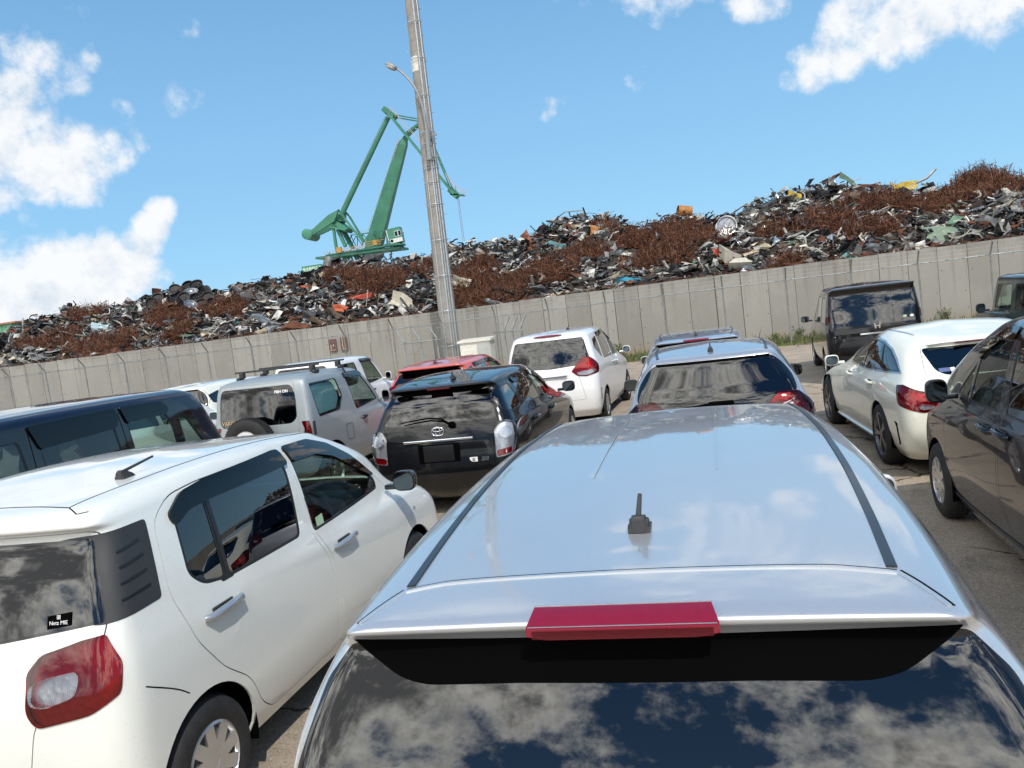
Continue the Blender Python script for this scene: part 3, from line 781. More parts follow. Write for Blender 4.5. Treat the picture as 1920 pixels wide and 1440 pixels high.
    # cabin
    if spec.get('cabin', True):
        cy = spec.get('seat_y', .15); sz = spec.get('seat_z', .28); hw = spec.get('seat_x', .36); mt = spec.get('seat_mat', 'seat cloth')
        for sg in (-1, 1): seat(root, sg*hw, cy, sz, .48, mt)
        seat(root, 0, cy-spec.get('row', .85), sz, spec.get('bench', 1.15), mt)
        db = MB(); zb = spec.get('dash_z', .93); yd = spec.get('dash_y', .95)
        db.box((0, yd, zb-.12), (1.22, .42, .24), bev=.06); db.box((-.0, yd-.15, zb-.33), (.24, .3, .3), bev=.04)
        db.build('dashboard', 'interior', root, smooth=True, auto=50)
        sb = MB(); a = np.linspace(0, 2*math.pi, 25); tl = R(62)
        sb.tube([(.18*math.cos(q), -.18*math.sin(q)*math.cos(tl), .18*math.sin(q)*math.sin(tl)) for q in a], .014, 8, cap=False)
        sb.box((0, 0, 0), (.32, .03, .05), bev=.01); sb.box((0, .14, -.07), (.06, .26, .06), [[1, 0, 0], [0, .88, .47], [0, -.47, .88]])
        s_ = sb.build('steering_wheel', 'interior', root, smooth=True, auto=50); s_.location = (hw, yd-.36, zb-.02)
        lb = MB(); lb.box((0, (L0+axl[1])/2, .33), (1.3, axl[1]-L0-.35, .02)); lb.build('cabin_floor', 'interior', root)
    # fittings
    for (p, sg) in spec.get('handles', []): handle(objs.get('door%d%s' % (p[2], 'R' if sg > 0 else 'L'), root), sh, p[:2], sg, spec.get('handle_mat', pm), spec.get('handle_L', .22))
    if 'mirror' in spec:
        mx, my, mz = spec['mirror']
        for sg in (-1, 1): door_mirror(root, (sg*mx, my, mz), sg, spec.get('mirror_mat', pm), spec.get('mirror_size', (.105, .075, .085)))
    for (poly, mat, nm, off) in spec.get('side_covers', []):
        for sg in (-1, 1): patch_on(sh, poly, 'side', nm, mat, root, off, .02, .03, .04, sgn=sg, vmax=roofv)
    return root, sh, objs

# ------------------------------------------------------------------ the cars
def glossy_name(root, nm): pass
LAMP = lambda poly, mat, **k: dict(poly=poly, mat=mat, **k)

pbr('smoked lens', (.17,.13,.145), rough=.15, metal=.3, coat=1.0, vary=.25, vscale=9)
# near silver hatchback -------------------------------------------------------
near = dict(paint='silver paint', wscreen=[(-.50,1.35),(.50,1.35),(.58,1.03),(-.58,1.03)], step=.045, crown=[0]*7+[.004,.010,.016,.016,.008,0], roof_level=8, axles=(-1.32, 1.25), wheel_r=.30, gh=False,
  levels=[lv(.20,-1.78,1.75,.74), lv(.33,-1.93,1.86,.80), lv(.55,-2.02,1.93,(.82,.84,.81)), lv((.80,.76,.70),-2.01,1.90,(.825,.845,.80)),
    lv((.95,.90,.82),-1.985,1.70,(.80,.835,.77)), lv((1.02,.98,.97),-1.923,1.45,(.785,.815,.70),cr=.12,cf=.2,bf=.1,br=.03), lv((1.22,1.22,1.22),-1.843,1.26,(.745,.76,.67),cr=.09,cf=.2,bf=.1,br=.03),
    lv((1.37,1.40,1.38),-1.777,1.06,(.668,.705,.64),cr=.07,br=.028,cf=.2,bf=.1), lv((1.432,1.460,1.432),-1.748,1.0,(.622,.675,.615),cr=.06,br=.02,cf=.2,bf=.08), lv((1.466,1.490,1.462),-1.785,.96,(.590,.655,.600),cr=.04,br=.012,cf=.16,bf=.06),
    lv((1.476,1.503,1.473),-1.775,.93,(.568,.636,.585),cr=.04,br=.012,cf=.14,bf=.05), lv((1.500,1.522,1.487),-1.60,.86,(.45,.54,.49),bf=.04), lv((1.510,1.535,1.495),-1.36,.66,0)],
  doors=[[(-1.15,1.36),(-.9,1.40),(-.22,1.43),(-.2,1.0),(-.12,.8),(-.1,.30),(-.78,.30),(-.92,.42),(-1.02,.60),(-1.2,.9)],
         [(-.18,1.43),(.3,1.42),(.62,1.36),(1.0,1.05),(1.08,.9),(1.08,.34),(-.07,.30),(-.09,.8),(-.17,1.0)]],
  windows=[([(-1.08,1.34),(-.28,1.38),(-.26,1.04),(-1.15,1.08)],'dark glass',0), ([(-.14,1.38),(.3,1.37),(.58,1.32),(.92,1.06),(-.16,1.04)],'clear glass',1),
           ([(-1.52,1.28),(-1.18,1.34),(-1.24,1.1),(-1.5,1.12)],'privacy glass',None)],
  rglass=[(-.588,1.436),(.588,1.436),(.655,1.36),(.718,1.20),(.755,1.06),(.70,1.02),(-.70,1.02),(-.755,1.06),(-.718,1.20),(-.655,1.36)], rglass_r=.02, bands=[([(-.585,1.448),(.585,1.448),(.56,1.420),(.478,1.373),(.42,1.361),(.22,1.367),(-.22,1.367),(-.42,1.361),(-.478,1.373),(-.56,1.420)],'matte black',.03)],
  lamps=[LAMP([('r',.62,.98),('s',-1.80,1.0),('s',-1.70,.98),('s',-1.74,.74),('r',.74,.70),('r',.60,.76)],'red lens')],
  mirror=(.93,.86,1.02), seat_y=-.05, dash_y=.85, handles=[((-.90,.88,0),1),((-.90,.88,0),-1),((.05,.86,1),1),((.05,.86,1),-1)])
car0, sh0, ob0 = make_car('parked_car', 'silver hatchback in the foreground with a wide red brake lamp on its roof spoiler', 'car', -.262, 3.20, R(1.3), near)
V0 = sh0.lvv
# gloss-black band under the spoiler, roof mouldings, hatch joint, roof beads, brake lamp, aerial
for s_ in (1, -1):
    strip_on(sh0, [(.500,-1.585),(.529,-1.2),(.562,-.6),(.578,0),(.578,.45),(.562,.80)], 'top', .021, 'roof_molding', 'roof molding', car0, .004, s_, vmin=V0[9])
    strip_on(sh0, [(.512,-1.600),(.530,-1.640),(.553,-1.70),(.566,-1.735)], 'top', .006, 'panel_gap', 'seam', car0, .0014, s_, vmin=V0[9], samples=24)
    strip_on(sh0, [(.503,-1.606),(.521,-1.646),(.544,-1.706),(.557,-1.740)], 'top', .010, 'highlight_bead', 'silver paint', car0, .003, s_, vmin=V0[9], samples=24)  # raised bead added to draw the highlight beside the seam
    strip_on(sh0, [(.190,-.75),(.195,-.3),(.20,.2),(.20,.72)], 'top', np.linspace(.003,.020,40), 'roof_bead', 'silver paint', car0, .0055, s_, vmin=V0[9], samples=40)
strip_on(sh0, [(-.505,-1.600),(-.46,-1.585),(-.40,-1.572),(-.25,-1.566),(0,-1.562),(.25,-1.566),(.38,-1.572),(.44,-1.585),(.505,-1.600)], 'top', .007, 'panel_gap', 'seam', car0, .0012, vmin=V0[9], samples=80)
strip_on(sh0, [(-.503,-1.610),(-.46,-1.595),(-.40,-1.582),(-.25,-1.576),(0,-1.572),(.25,-1.576),(.38,-1.582),(.44,-1.595),(.503,-1.610)], 'top', .010, 'highlight_bead', 'silver paint', car0, .003, vmin=V0[9], samples=80)  # bead shaped as the highlight line along the hatch joint
hb = MB(); n = 25; xs = np.linspace(-1, 1, n); Vv = []
prof = [(-1.7975,1.4605),(-1.8015,1.4635),(-1.8005,1.4830),(-1.7965,1.4860),(-1.7560,1.5085),(-1.7490,1.5085),(-1.7480,1.4740)]
for x in xs:
    for j, (py, pz) in enumerate(prof): Vv.append((-.012+x*(.179 if j < 4 else .168), py, pz+(.007*max(0, abs(x)-.80)/.2 if j < 2 else 0)))
m_ = len(prof); hb.add(Vv, [(i*m_+j, (i+1)*m_+j, (i+1)*m_+(j+1) % m_, i*m_+(j+1) % m_) for i in range(n-1) for j in range(m_)]+[tuple(range(m_)), tuple(range((n-1)*m_, n*m_))])
bl = hb.build('brake_lamp', 'crimson lens', car0, smooth=True, auto=30)
lb = MB()
for k in range(7): lb.box((-.012, -1.8016, 1.4655+.0024*k), (.335, .0022, .0010))
lb.build('lens_rib', 'crimson rib', bl)
lb = MB(); lb.box((-.012, -1.7495, 1.5092), (.338, .004, .003), bev=.001); lb.box((-.012, -1.7978, 1.4868), (.350, .0016, .0014)); lb.build('lens_highlight', 'satin silver', bl)  # thin silver strips added as the highlight along the lens edges
antenna(car0, (-.008, -1.275, 1.514), rod=(.006, .045, .050), k=.78)
wb = MB(); wb.box((0, -1.98, 1.03), (.06, .05, .05), bev=.015); wb.tube([(0,-1.995,1.04),(-.15,-1.955,1.06),(-.42,-1.94,1.06)], .009, 8); wb.build('wiper', 'matte black', car0, smooth=True, auto=40)

# white compact at the left -----------------------------------------------------
passo = dict(paint='white paint', wscreen=[(-.44,1.37),(.44,1.37),(.56,1.0),(-.56,1.0)], step=.045, nose=.26, axles=(-1.29, 1.20), wheel_r=.285, arch_r=.335, wstyle='cover', spokes=9, rim='alloy', frame='black trim',
  levels=[lv(.20,-1.62,1.62,.73), lv(.32,-1.77,1.76,.79), lv(.52,-1.825,1.82,(.812,.828,.80)), lv((.74,.72,.66),-1.81,1.79,(.815,.832,.795)),
    lv((.90,.87,.80),-1.775,1.66,(.805,.825,.76),cr=.13), lv((1.02,.98,.95),-1.745,1.22,(.785,.805,.70),cr=.12), lv((1.25,1.25,1.22),-1.68,.94,(.735,.755,.63),cr=.11),
    lv((1.42,1.445,1.38),-1.615,.60,(.69,.705,.58),cr=.10,br=.03), lv((1.455,1.485,1.42),-1.66,.50,(.675,.688,.565),cr=.08,br=.03), lv((1.505,1.535,1.47),-1.62,.38,(.635,.65,.545)), lv((1.53,1.56,1.495),-1.48,.26,(.52,.54,.45)), lv((1.545,1.575,1.51),-1.25,.05,0)],
  roof_level=9,
  doors=[[(-1.33,1.39),(-1.20,1.475),(-1.0,1.492),(-.21,1.495),(-.20,1.39),(-.215,.99),(-.11,.82),(-.06,.52),(-.08,.27),(-.78,.27),(-.90,.36),(-.99,.53),(-1.16,.66),(-1.30,.84),(-1.38,1.08)],
         [(-.17,1.495),(.19,1.475),(.42,1.405),(.66,1.26),(.95,1.05),(1.06,.92),(1.08,.6),(1.03,.34),(.95,.27),(-.045,.27),(-.025,.52),(-.075,.82),(-.18,.99)]],
  windows=[([(-1.215,1.385),(-1.10,1.45),(-.985,1.46),(-1.015,1.025),(-1.17,1.05),(-1.245,1.12)],'privacy glass',0), ([(-.97,1.46),(-.255,1.462),(-.24,1.38),(-.335,1.015),(-1.00,1.025)],'privacy glass',0),
           ([(-.145,1.46),(.19,1.44),(.40,1.38),(.62,1.25),(.90,1.055),(.86,.995),(-.19,.995)],'clear glass',1)],
  panels=[([(-1.595,1.41),(-1.36,1.415),(-1.42,1.09),(-1.685,1.075)],'dark plastic'), ([(-1.04,1.425),(-.94,1.425),(-.96,1.02),(-1.06,1.02)],'black trim')],
  gate=[(-.665,1.43),(.665,1.43),(.72,1.08),(.70,.99),(.42,.72),(.36,.42),(-.36,.42),(-.42,.72),(-.70,.99),(-.72,1.08)], gap=.005,
  rglass=[(-.635,1.40),(.635,1.40),(.688,1.20),(.712,1.085),(.25,1.03),(-.25,1.03),(-.712,1.085),(-.688,1.20)], rglass_r=.02,
  lamps=[LAMP([('r',.385,.77),('r',.385,.915),('r',.45,.985),('r',.62,1.028),('r',.715,1.043),('s',-1.69,1.035),('s',-1.672,.93),('s',-1.70,.82),('r',.66,.755),('r',.43,.712)],'red lens',bulge=.022,r=.032),
         LAMP([('r',.405,.870),('r',.48,.90),('r',.60,.918),('r',.615,.89),('r',.60,.825),('r',.48,.79),('r',.41,.80)],'clear lens',bulge=.014,off=.020,r=.03,name='reverse_lamp')],
  mirror=(.90,.93,1.02), mirror_mat='gloss black', mirror_size=(.10,.075,.085), seat_y=-.05, dash_y=.86, dash_z=.96, handle_mat='satin silver', handle_L=.27, seat_z=.30,
  handles=[((-1.10,.915,0),1),((-1.10,.915,0),-1),((.09,.855,1),1),((.09,.855,1),-1)],
  side_covers=[([(-1.245,1.395),(-1.13,1.468),(-.96,1.485),(-.235,1.487),(-.215,1.395),(-.95,1.392),(-1.12,1.382),(-1.225,1.335)],'visor plastic','window_visor',.016),
               ([(-.165,1.487),(.19,1.467),(.42,1.40),(.64,1.28),(.88,1.09),(.84,1.085),(.60,1.205),(.38,1.32),(.17,1.375),(-.15,1.395)],'visor plastic','window_visor',.016)])
car1, sh1, ob1 = make_car('parked_car', 'white compact hatchback with black mirrors and black rear corner panels, left foreground', 'car', -3.13, 4.135, 0.0, passo)
for (a, b) in (((-1.545,1.325),(-1.43,1.345)), ((-1.56,1.265),(-1.435,1.285)), ((-1.58,1.205),(-1.445,1.222)), ((-1.60,1.145),(-1.455,1.16))):
    for s_ in (1, -1): strip_on(sh1, [a, b], 'side', .010, 'panel_rib', 'black trim', car1, .005, s_, samples=6)
V1 = sh1.lvv
for s_ in (1, -1):
    strip_on(sh1, [(.50,-1.53),(.545,-1.2),(.565,-.5),(.55,.1),(.52,.38)], 'top', .007, 'panel_gap', 'seam', car1, .001, s_, vmin=V1[9])
    strip_on(sh1, [(.50,-1.53),(.57,-1.57),(.645,-1.60)], 'top', .006, 'panel_gap', 'seam', car1, .001, s_, vmin=V1[9])
    strip_on(sh1, [(-1.62,.80),(-1.45,.70),(-1.40,.66)], 'side', .006, 'panel_gap', 'seam', car1, .001, s_, samples=10)
strip_on(sh1, [(-.50,-1.53),(-.25,-1.50),(0,-1.49),(.25,-1.50),(.50,-1.53)], 'top', .007, 'panel_gap', 'seam', car1, .001, vmin=V1[9], samples=50)
antenna(car1, (0.433, -1.124, 1.553), rod=(0.027, 0.187, .035))
st = patch_on(sh1, [(.47,1.125),(.57,1.135),(.57,1.085),(.47,1.075)], 'rear', 'sticker', 'matte black', ob1.get('rg', car1), .003, .002, .004, .02)
c_, n_ = sh1.pos(sh1.inv(np.array([[.52,1.098]]), 'rear'))[0], sh1.nor(sh1.inv(np.array([[.52,1.098]]), 'rear'))[0]
tq = Vector(n_).to_track_quat('Z', 'Y').to_euler()
text_mesh('sticker_text', 'Netz MIE', .021, 'white print', st, tuple(c_+n_*.005), tq, .0004)
c_ = sh1.pos(sh1.inv(np.array([[.52,1.118]]), 'rear'))[0]
text_mesh('sticker_text', '圖', .018, 'white print', st, tuple(c_+n_*.005), tq, .0004)
c_, n_ = frame_at(sh1, (-.10,1.035), 'side'); 
patch_on(sh1, [(-.13,1.06),(-.04,1.065),(-.05,1.01),(-.14,1.01)], 'side', 'sticker', 'sticker green', ob1.get('win2R', car1), .0015, .001, .004, .02)
c_, n_ = frame_at(sh1, (1.25,.74), 'side'); mb = MB(); mb.ellip((0,0,0), (.008,.022,.013)); o = mb.build('side_marker', 'clear lens', car1, smooth=True); o.location = c_

# black wagon -------------------------------------------------------------------
wagon = dict(paint='black paint', wscreen=[(-.44,1.31),(.44,1.31),(.56,1.0),(-.56,1.0)], axles=(-1.22, 1.42), wheel_r=.30, roof_level=8, spokes=7,
  levels=[lv(.19,-2.0,2.0,.74), lv(.32,-2.14,2.12,.80), lv(.52,-2.20,2.2,(.82,.84,.80)), lv((.80,.76,.68),-2.17,2.12,(.825,.845,.80)),
    lv((.95,.90,.82),-2.13,1.75,(.80,.835,.76)), lv((1.02,.97,.95),-2.10,1.05,(.775,.81,.69)), lv((1.20,1.19,1.18),-2.0,.60,(.70,.735,.62),cr=.12),
    lv((1.34,1.36,1.33),-1.90,.25,(.62,.655,.56),cr=.10), lv((1.385,1.42,1.37),-1.955,.12,(.585,.625,.53),cr=.06,br=.02), lv((1.41,1.455,1.395),-1.88,.05,(.50,.55,.47)), lv((1.425,1.478,1.415),-1.6,-.1,0)],
  doors=[[(-1.42,1.36),(-.54,1.375),(-.50,1.36),(-.42,1.0),(-.36,.8),(-.36,.30),(-.84,.30),(-.95,.5),(-1.15,.68),(-1.40,.90)], [(-.48,1.375),(.02,1.30),(.32,1.155),(.62,.96),(.90,.85),(.95,.5),(.92,.30),(-.32,.30),(-.32,.8),(-.39,1.0)]],
  windows=[([(-1.93,1.31),(-1.50,1.335),(-1.44,1.07),(-1.78,1.045),(-1.98,1.07)],'privacy glass',None), ([(-1.37,1.335),(-.56,1.345),(-.46,1.02),(-1.18,1.045),(-1.34,1.1)],'privacy glass',0), ([(-.45,1.345),(.02,1.27),(.30,1.13),(.56,.975),(-.38,1.0)],'clear glass',1)],
  gate=[(-.575,1.375),(.575,1.375),(.66,1.02),(.60,.92),(.59,.50),(-.59,.50),(-.60,.92),(-.66,1.02)],
  rglass=[(-.535,1.345),(.535,1.345),(.635,1.035),(.60,1.01),(-.60,1.01),(-.635,1.035)], bands=[([(-.53,1.372),(.53,1.372),(.50,1.335),(.42,1.312),(-.42,1.312),(-.50,1.335)],'matte black',.03)],
  lamps=[LAMP([('r',.605,.89),('r',.66,.96),('s',-2.03,.985),('s',-1.95,.95),('s',-2.0,.80),('s',-2.08,.64),('r',.61,.61)],'clear lens',bulge=.02),
         LAMP([('r',.625,.69),('r',.77,.71),('r',.765,.655),('r',.625,.625)],'red lens',off=.022,bulge=.006,name='brake_lamp'),
         LAMP([('r',.655,.90),('r',.72,.93),('r',.775,.90),('r',.775,.83),('r',.72,.80),('r',.655,.83)],'satin silver',off=.022,bulge=.008,r=.04,name='reflector')],
  mirror=(.95,.70,1.0), seat_y=-.25, dash_y=.62, handles=[((-1.10,.86,0),1),((-1.10,.86,0),-1),((-.1,.84,1),1),((-.1,.84,1),-1)],
  side_covers=[([(-1.38,1.365),(-.55,1.375),(-.53,1.315),(-1.33,1.30)],'visor plastic','window_visor',.014), ([(-.46,1.375),(.02,1.295),(.30,1.155),(.5,1.03),(.45,1.02),(.26,1.115),(.0,1.235),(-.44,1.315)],'visor plastic','window_visor',.014)])
car2, sh2, ob2 = make_car('parked_car', 'black station wagon with clear tail lamps and a chrome oval emblem on its tailgate', 'car', -3.04, 9.99, R(1.0), wagon)
gate2 = ob2.get('gate', car2)
def surf_frame(sh, p, view='rear', vmax=None):
    uv = sh.inv(np.array([p]), view, 0, vmax); return sh.pos(uv)[0], sh.nor(uv)[0]
c_, n_ = surf_frame(sh2, (0, .935)); eb = MB()
t_ = np.linspace(0, 2*math.pi, 37)
eb.tube([(.068*math.cos(a), 0, .047*math.sin(a)) for a in t_], .0065, 8, cap=False)
eb.tube([(.026*math.cos(a), -.002, .043*math.sin(a)) for a in t_], .0055, 8, cap=False)
eb.tube([(.058*math.cos(a), -.002, .020+.019*math.sin(a)) for a in t_], .0055, 8, cap=False)
o = eb.build('emblem', 'chrome', gate2, smooth=True); o.location = c_+n_*.008
eb = MB(); eb.box((0,0,0), (.78,.035,.028), bev=.010); o = eb.build('trim_strip', 'chrome', gate2, smooth=True, auto=40); c_, n_ = surf_frame(sh2, (0,.845)); o.location = c_+n_*.012
eb = MB(); eb.box((0,0,0), (.46,.02,.20), bev=.008); eb.box((0,-.012,0), (.34,.01,.17), bev=.004, mi=1); o = eb.build('plate_recess', ['matte black', 'black trim'], gate2, smooth=True, auto=40); c_, n_ = surf_frame(sh2, (0,.71)); o.location = c_+n_*.002
for tx, px_, sz in (('X', .37, .05), ('202', .49, .055)):
    c_, n_ = surf_frame(sh2, (px_,.615)); 
    text_mesh('badge_text', tx, sz, 'chrome', gate2, tuple(c_+n_*.012), (R(88), 0, 0), .002, shear=.3 if tx != 'X' else .15, bold=.001)
c_, n_ = surf_frame(sh2, (.37,.615)); eb = MB(); eb.box((0,.004,0), (.085,.006,.05), bev=.003); o = eb.build('badge_plate', 'white print', gate2); o.location = c_+n_*.004
wb = MB(); wb.box((.16,-2.135,1.0), (.07,.05,.06), bev=.015); wb.tube([(.16,-2.15,1.0),(.05,-2.125,1.065),(-.10,-2.11,1.085),(-.42,-2.105,1.055)], [.012,.011,.009,.006], 8); wb.build('wiper', 'matte black', gate2, smooth=True, auto=40)
antenna(car2, (.05,-1.55,1.437), rod=(.02,-.04,.06))
eb = MB(); eb.box((0,-1.948,1.372), (.26,.012,.018), bev=.004); eb.build('brake_lamp', 'crimson rib', gate2)

# white minivan and the graphite one on the right: the same kind -------------------
def freed(pm, wstyle, rim, gl='privacy glass', gh=.20):
    return dict(paint=pm, axles=(-1.40, 1.33), wscreen=[(-.44,1.49),(.44,1.49),(.56,1.09),(-.56,1.09)], gh_shift=gh, wheel_r=.305, arch_r=.345, roof_level=8, wstyle=wstyle, rim=rim, spokes=8,
      levels=[lv(.20,-2.0,1.95,.75), lv(.34,-2.10,2.08,.80), lv(.60,-2.13,2.13,(.825,.845,.80)), lv((.86,.84,.76),-2.11,2.05,(.83,.847,.80)),
        lv((1.02,1.0,.92),-2.09,1.75,(.82,.84,.76)), lv((1.12,1.06,1.02),-2.06,1.40,(.80,.815,.68)), lv((1.35,1.32,1.32),-2.0,.95,(.74,.755,.62),cr=.13),
        lv((1.54,1.54,1.50),-1.93,.50,(.675,.69,.56),cr=.12), lv((1.60,1.615,1.56),-1.90,.34,(.635,.65,.53),cr=.10), lv((1.64,1.665,1.60),-1.80,.2,(.52,.55,.46)), lv((1.66,1.70,1.62),-1.5,-.0,0)],
      doors=[[(-1.28,1.575),(-.26,1.59),(-.22,1.57),(-.30,1.08),(-.29,.9),(-.26,.6),(-.34,.42),(-.33,.30),(-.98,.30),(-1.06,.5),(-1.2,.7),(-1.32,1.0)],
             [(-.20,1.59),(.12,1.575),(.42,1.48),(.74,1.28),(1.03,1.04),(1.04,.6),(.90,.32),(-.29,.30),(-.30,.42),(-.22,.6),(-.25,.9),(-.26,1.08)]],
      windows=[([(-1.64,1.48),(-1.33,1.525),(-1.36,1.12),(-1.52,1.20),(-1.72,1.33)],gl,None), ([(-1.24,1.54),(-.28,1.555),(-.36,1.095),(-1.26,1.11)],gl,0),
               ([(-.17,1.555),(.12,1.54),(.38,1.455),(.52,1.36),(.50,1.06),(-.24,1.09)],'clear glass',1), ([(.56,1.33),(.74,1.20),(.97,1.05),(.54,1.055)],'clear glass',1)],
      gate=[(-.62,1.585),(.62,1.585),(.70,1.25),(.62,1.06),(.50,.92),(.60,.50),(-.60,.50),(-.50,.92),(-.62,1.06),(-.70,1.25)],
      rglass=[(-.605,1.545),(.605,1.545),(.70,1.18),(.64,1.09),(0,1.055),(-.64,1.09),(-.70,1.18)],
      lamps=[LAMP([('r',.38,.99),('r',.69,1.21),('s',-1.99,1.22),('s',-1.86,1.06),('s',-1.92,.94),('r',.62,.885),('r',.48,.905)],'red lens',bulge=.02),
             LAMP([('r',.47,.965),('r',.60,.985),('s',-2.00,1.0),('s',-1.99,.955),('r',.62,.905),('r',.50,.92)],'clear lens',off=.020,name='reverse_lamp'),
             LAMP([('s',-1.90,.66),('s',-1.87,.66),('s',-1.87,.46),('s',-1.90,.46)],'red lens',name='rear_reflector',r=.008,bulge=.004)],
      mirror=(.915,.93,1.09), mirror_size=(.095,.07,.08), seat_y=-.12, seat_z=.42, dash_y=.95, dash_z=1.03, handles=[((-.40,.985,0),1),((-.40,.985,0),-1),((-.08,.965,1),1),((-.08,.965,1),-1)],
      side_covers=[([(-1.25,1.575),(-.27,1.592),(-.25,1.52),(-1.2,1.505)],'visor plastic','window_visor',.014), ([(-.19,1.592),(.12,1.575),(.40,1.49),(.62,1.36),(.52,1.34),(.34,1.425),(.10,1.50),(-.17,1.52)],'visor plastic','window_visor',.014)])
car3, sh3, ob3 = make_car('parked_car', 'white minivan with large red wedge tail lamps beside the black wagon', 'car', -2.83, 15.22, R(-1.5), freed('cool white paint', 'alloy', 'alloy'))
eb = MB(); eb.ellip((0,-1.895,1.618), (.26,.03,.020), e=1); eb.build('brake_lamp', 'crimson lens', ob3.get('gate', car3), smooth=True)
antenna(car3, (.25,-1.35,1.675), rod=(.01,.13,.05))
eb = MB(); eb.box((0,-2.125,.93), (.62,.03,.035), bev=.012); eb.build('trim_strip', 'chrome', ob3.get('gate', car3), smooth=True, auto=40)
car4, sh4, ob4 = make_car('parked_car', 'dark graphite minivan cut off by the right edge of the picture', 'car', 2.40, 5.66, 0.0, dict(freed('graphite paint', 'cover', 'alloy', 'dark glass', .40), mirror=(.90,.84,1.10), mirror_size=(.09,.075,.105), zs=1.012))
# graphite van has a lower body crease and chrome-free handles; its sill strip
for s_ in (1, -1): strip_on(sh4, [(-.95,.34),(-.3,.30),(.4,.28),(.95,.29)], 'side', .03, 'sill_molding', 'black trim', car4, .006, s_)

# orange-red hatchback -------------------------------------------------------------
red = dict(paint='orange red paint', wscreen=[(-.44,1.36),(.44,1.36),(.55,1.03),(-.55,1.03)], zs=.945, axles=(-1.28, 1.22), wheel_r=.30, roof_level=8,
  levels=[lv(.20,-1.80,1.80,.74), lv(.33,-1.92,1.93,.80), lv(.55,-1.98,1.98,(.82,.845,.80)), lv((.82,.78,.70),-1.95,1.93,(.83,.845,.80)),
    lv((.98,.93,.86),-1.90,1.65,(.815,.835,.76)), lv((1.06,1.0,.98),-1.86,1.25,(.78,.81,.68)), lv((1.22,1.22,1.22),-1.74,.90,(.71,.745,.62)),
    lv((1.39,1.40,1.38),-1.60,.45,(.61,.665,.56),cr=.10), lv((1.435,1.46,1.43),-1.68,.32,(.565,.625,.53),cr=.06,br=.03), lv((1.47,1.505,1.465),-1.58,.22,(.47,.52,.45)), lv((1.485,1.53,1.48),-1.25,0,0)],
  doors=[[(-1.22,1.42),(-.55,1.44),(-.50,1.05),(-.42,.8),(-.42,.30),(-.88,.30),(-1.0,.52),(-1.22,.75),(-1.28,1.05)], [(-.51,1.44),(.05,1.405),(.42,1.26),(.80,1.03),(.98,.9),(.98,.32),(-.38,.30),(-.38,.8),(-.46,1.05)]],
  windows=[([(-1.58,1.32),(-1.28,1.39),(-1.31,1.13),(-1.62,1.20)],'privacy glass',None), ([(-1.20,1.395),(-.58,1.41),(-.53,1.07),(-1.24,1.10)],'privacy glass',0), ([(-.48,1.41),(.05,1.37),(.38,1.235),(.74,1.03),(-.43,1.05)],'clear glass',1)],
  gate=[(-.555,1.425),(.555,1.425),(.70,1.10),(.62,.95),(.60,.5),(-.60,.5),(-.62,.95),(-.70,1.10)], rglass=[(-.53,1.395),(.53,1.395),(.66,1.13),(.60,1.07),(-.60,1.07),(-.66,1.13)], bands=[([(-.53,1.42),(.53,1.42),(.50,1.375),(.42,1.352),(-.42,1.352),(-.50,1.375)],'matte black',.03)],
  lamps=[LAMP([('r',.58,1.02),('r',.72,1.16),('s',-1.72,1.2),('s',-1.62,1.0),('s',-1.70,.85),('r',.70,.84)],'red lens')], mirror=(.93,.72,1.02), seat_y=-.15, dash_y=.85,
  side_covers=[([(-1.21,1.425),(-.56,1.44),(-.54,1.37),(-1.2,1.36)],'visor plastic','window_visor',.014), ([(-.50,1.44),(.05,1.405),(.40,1.265),(.62,1.13),(.56,1.11),(.34,1.21),(.02,1.325),(-.48,1.37)],'visor plastic','window_visor',.014)])
car5, sh5, ob5 = make_car('parked_car', 'orange red hatchback behind the black wagon, below the tall lamp pole', 'car', -4.76, 13.98, R(0.5), red)
antenna(car5, (0,-1.25,1.487), rod=(.01,.08,.075))
for s_ in (1, -1): strip_on(sh5, [(.47,-1.45),(.52,-1.0),(.53,-.3),(.50,.2)], 'top', .022, 'roof_molding', 'orange red paint', car5, .010, s_, vmin=sh5.lvv[8])

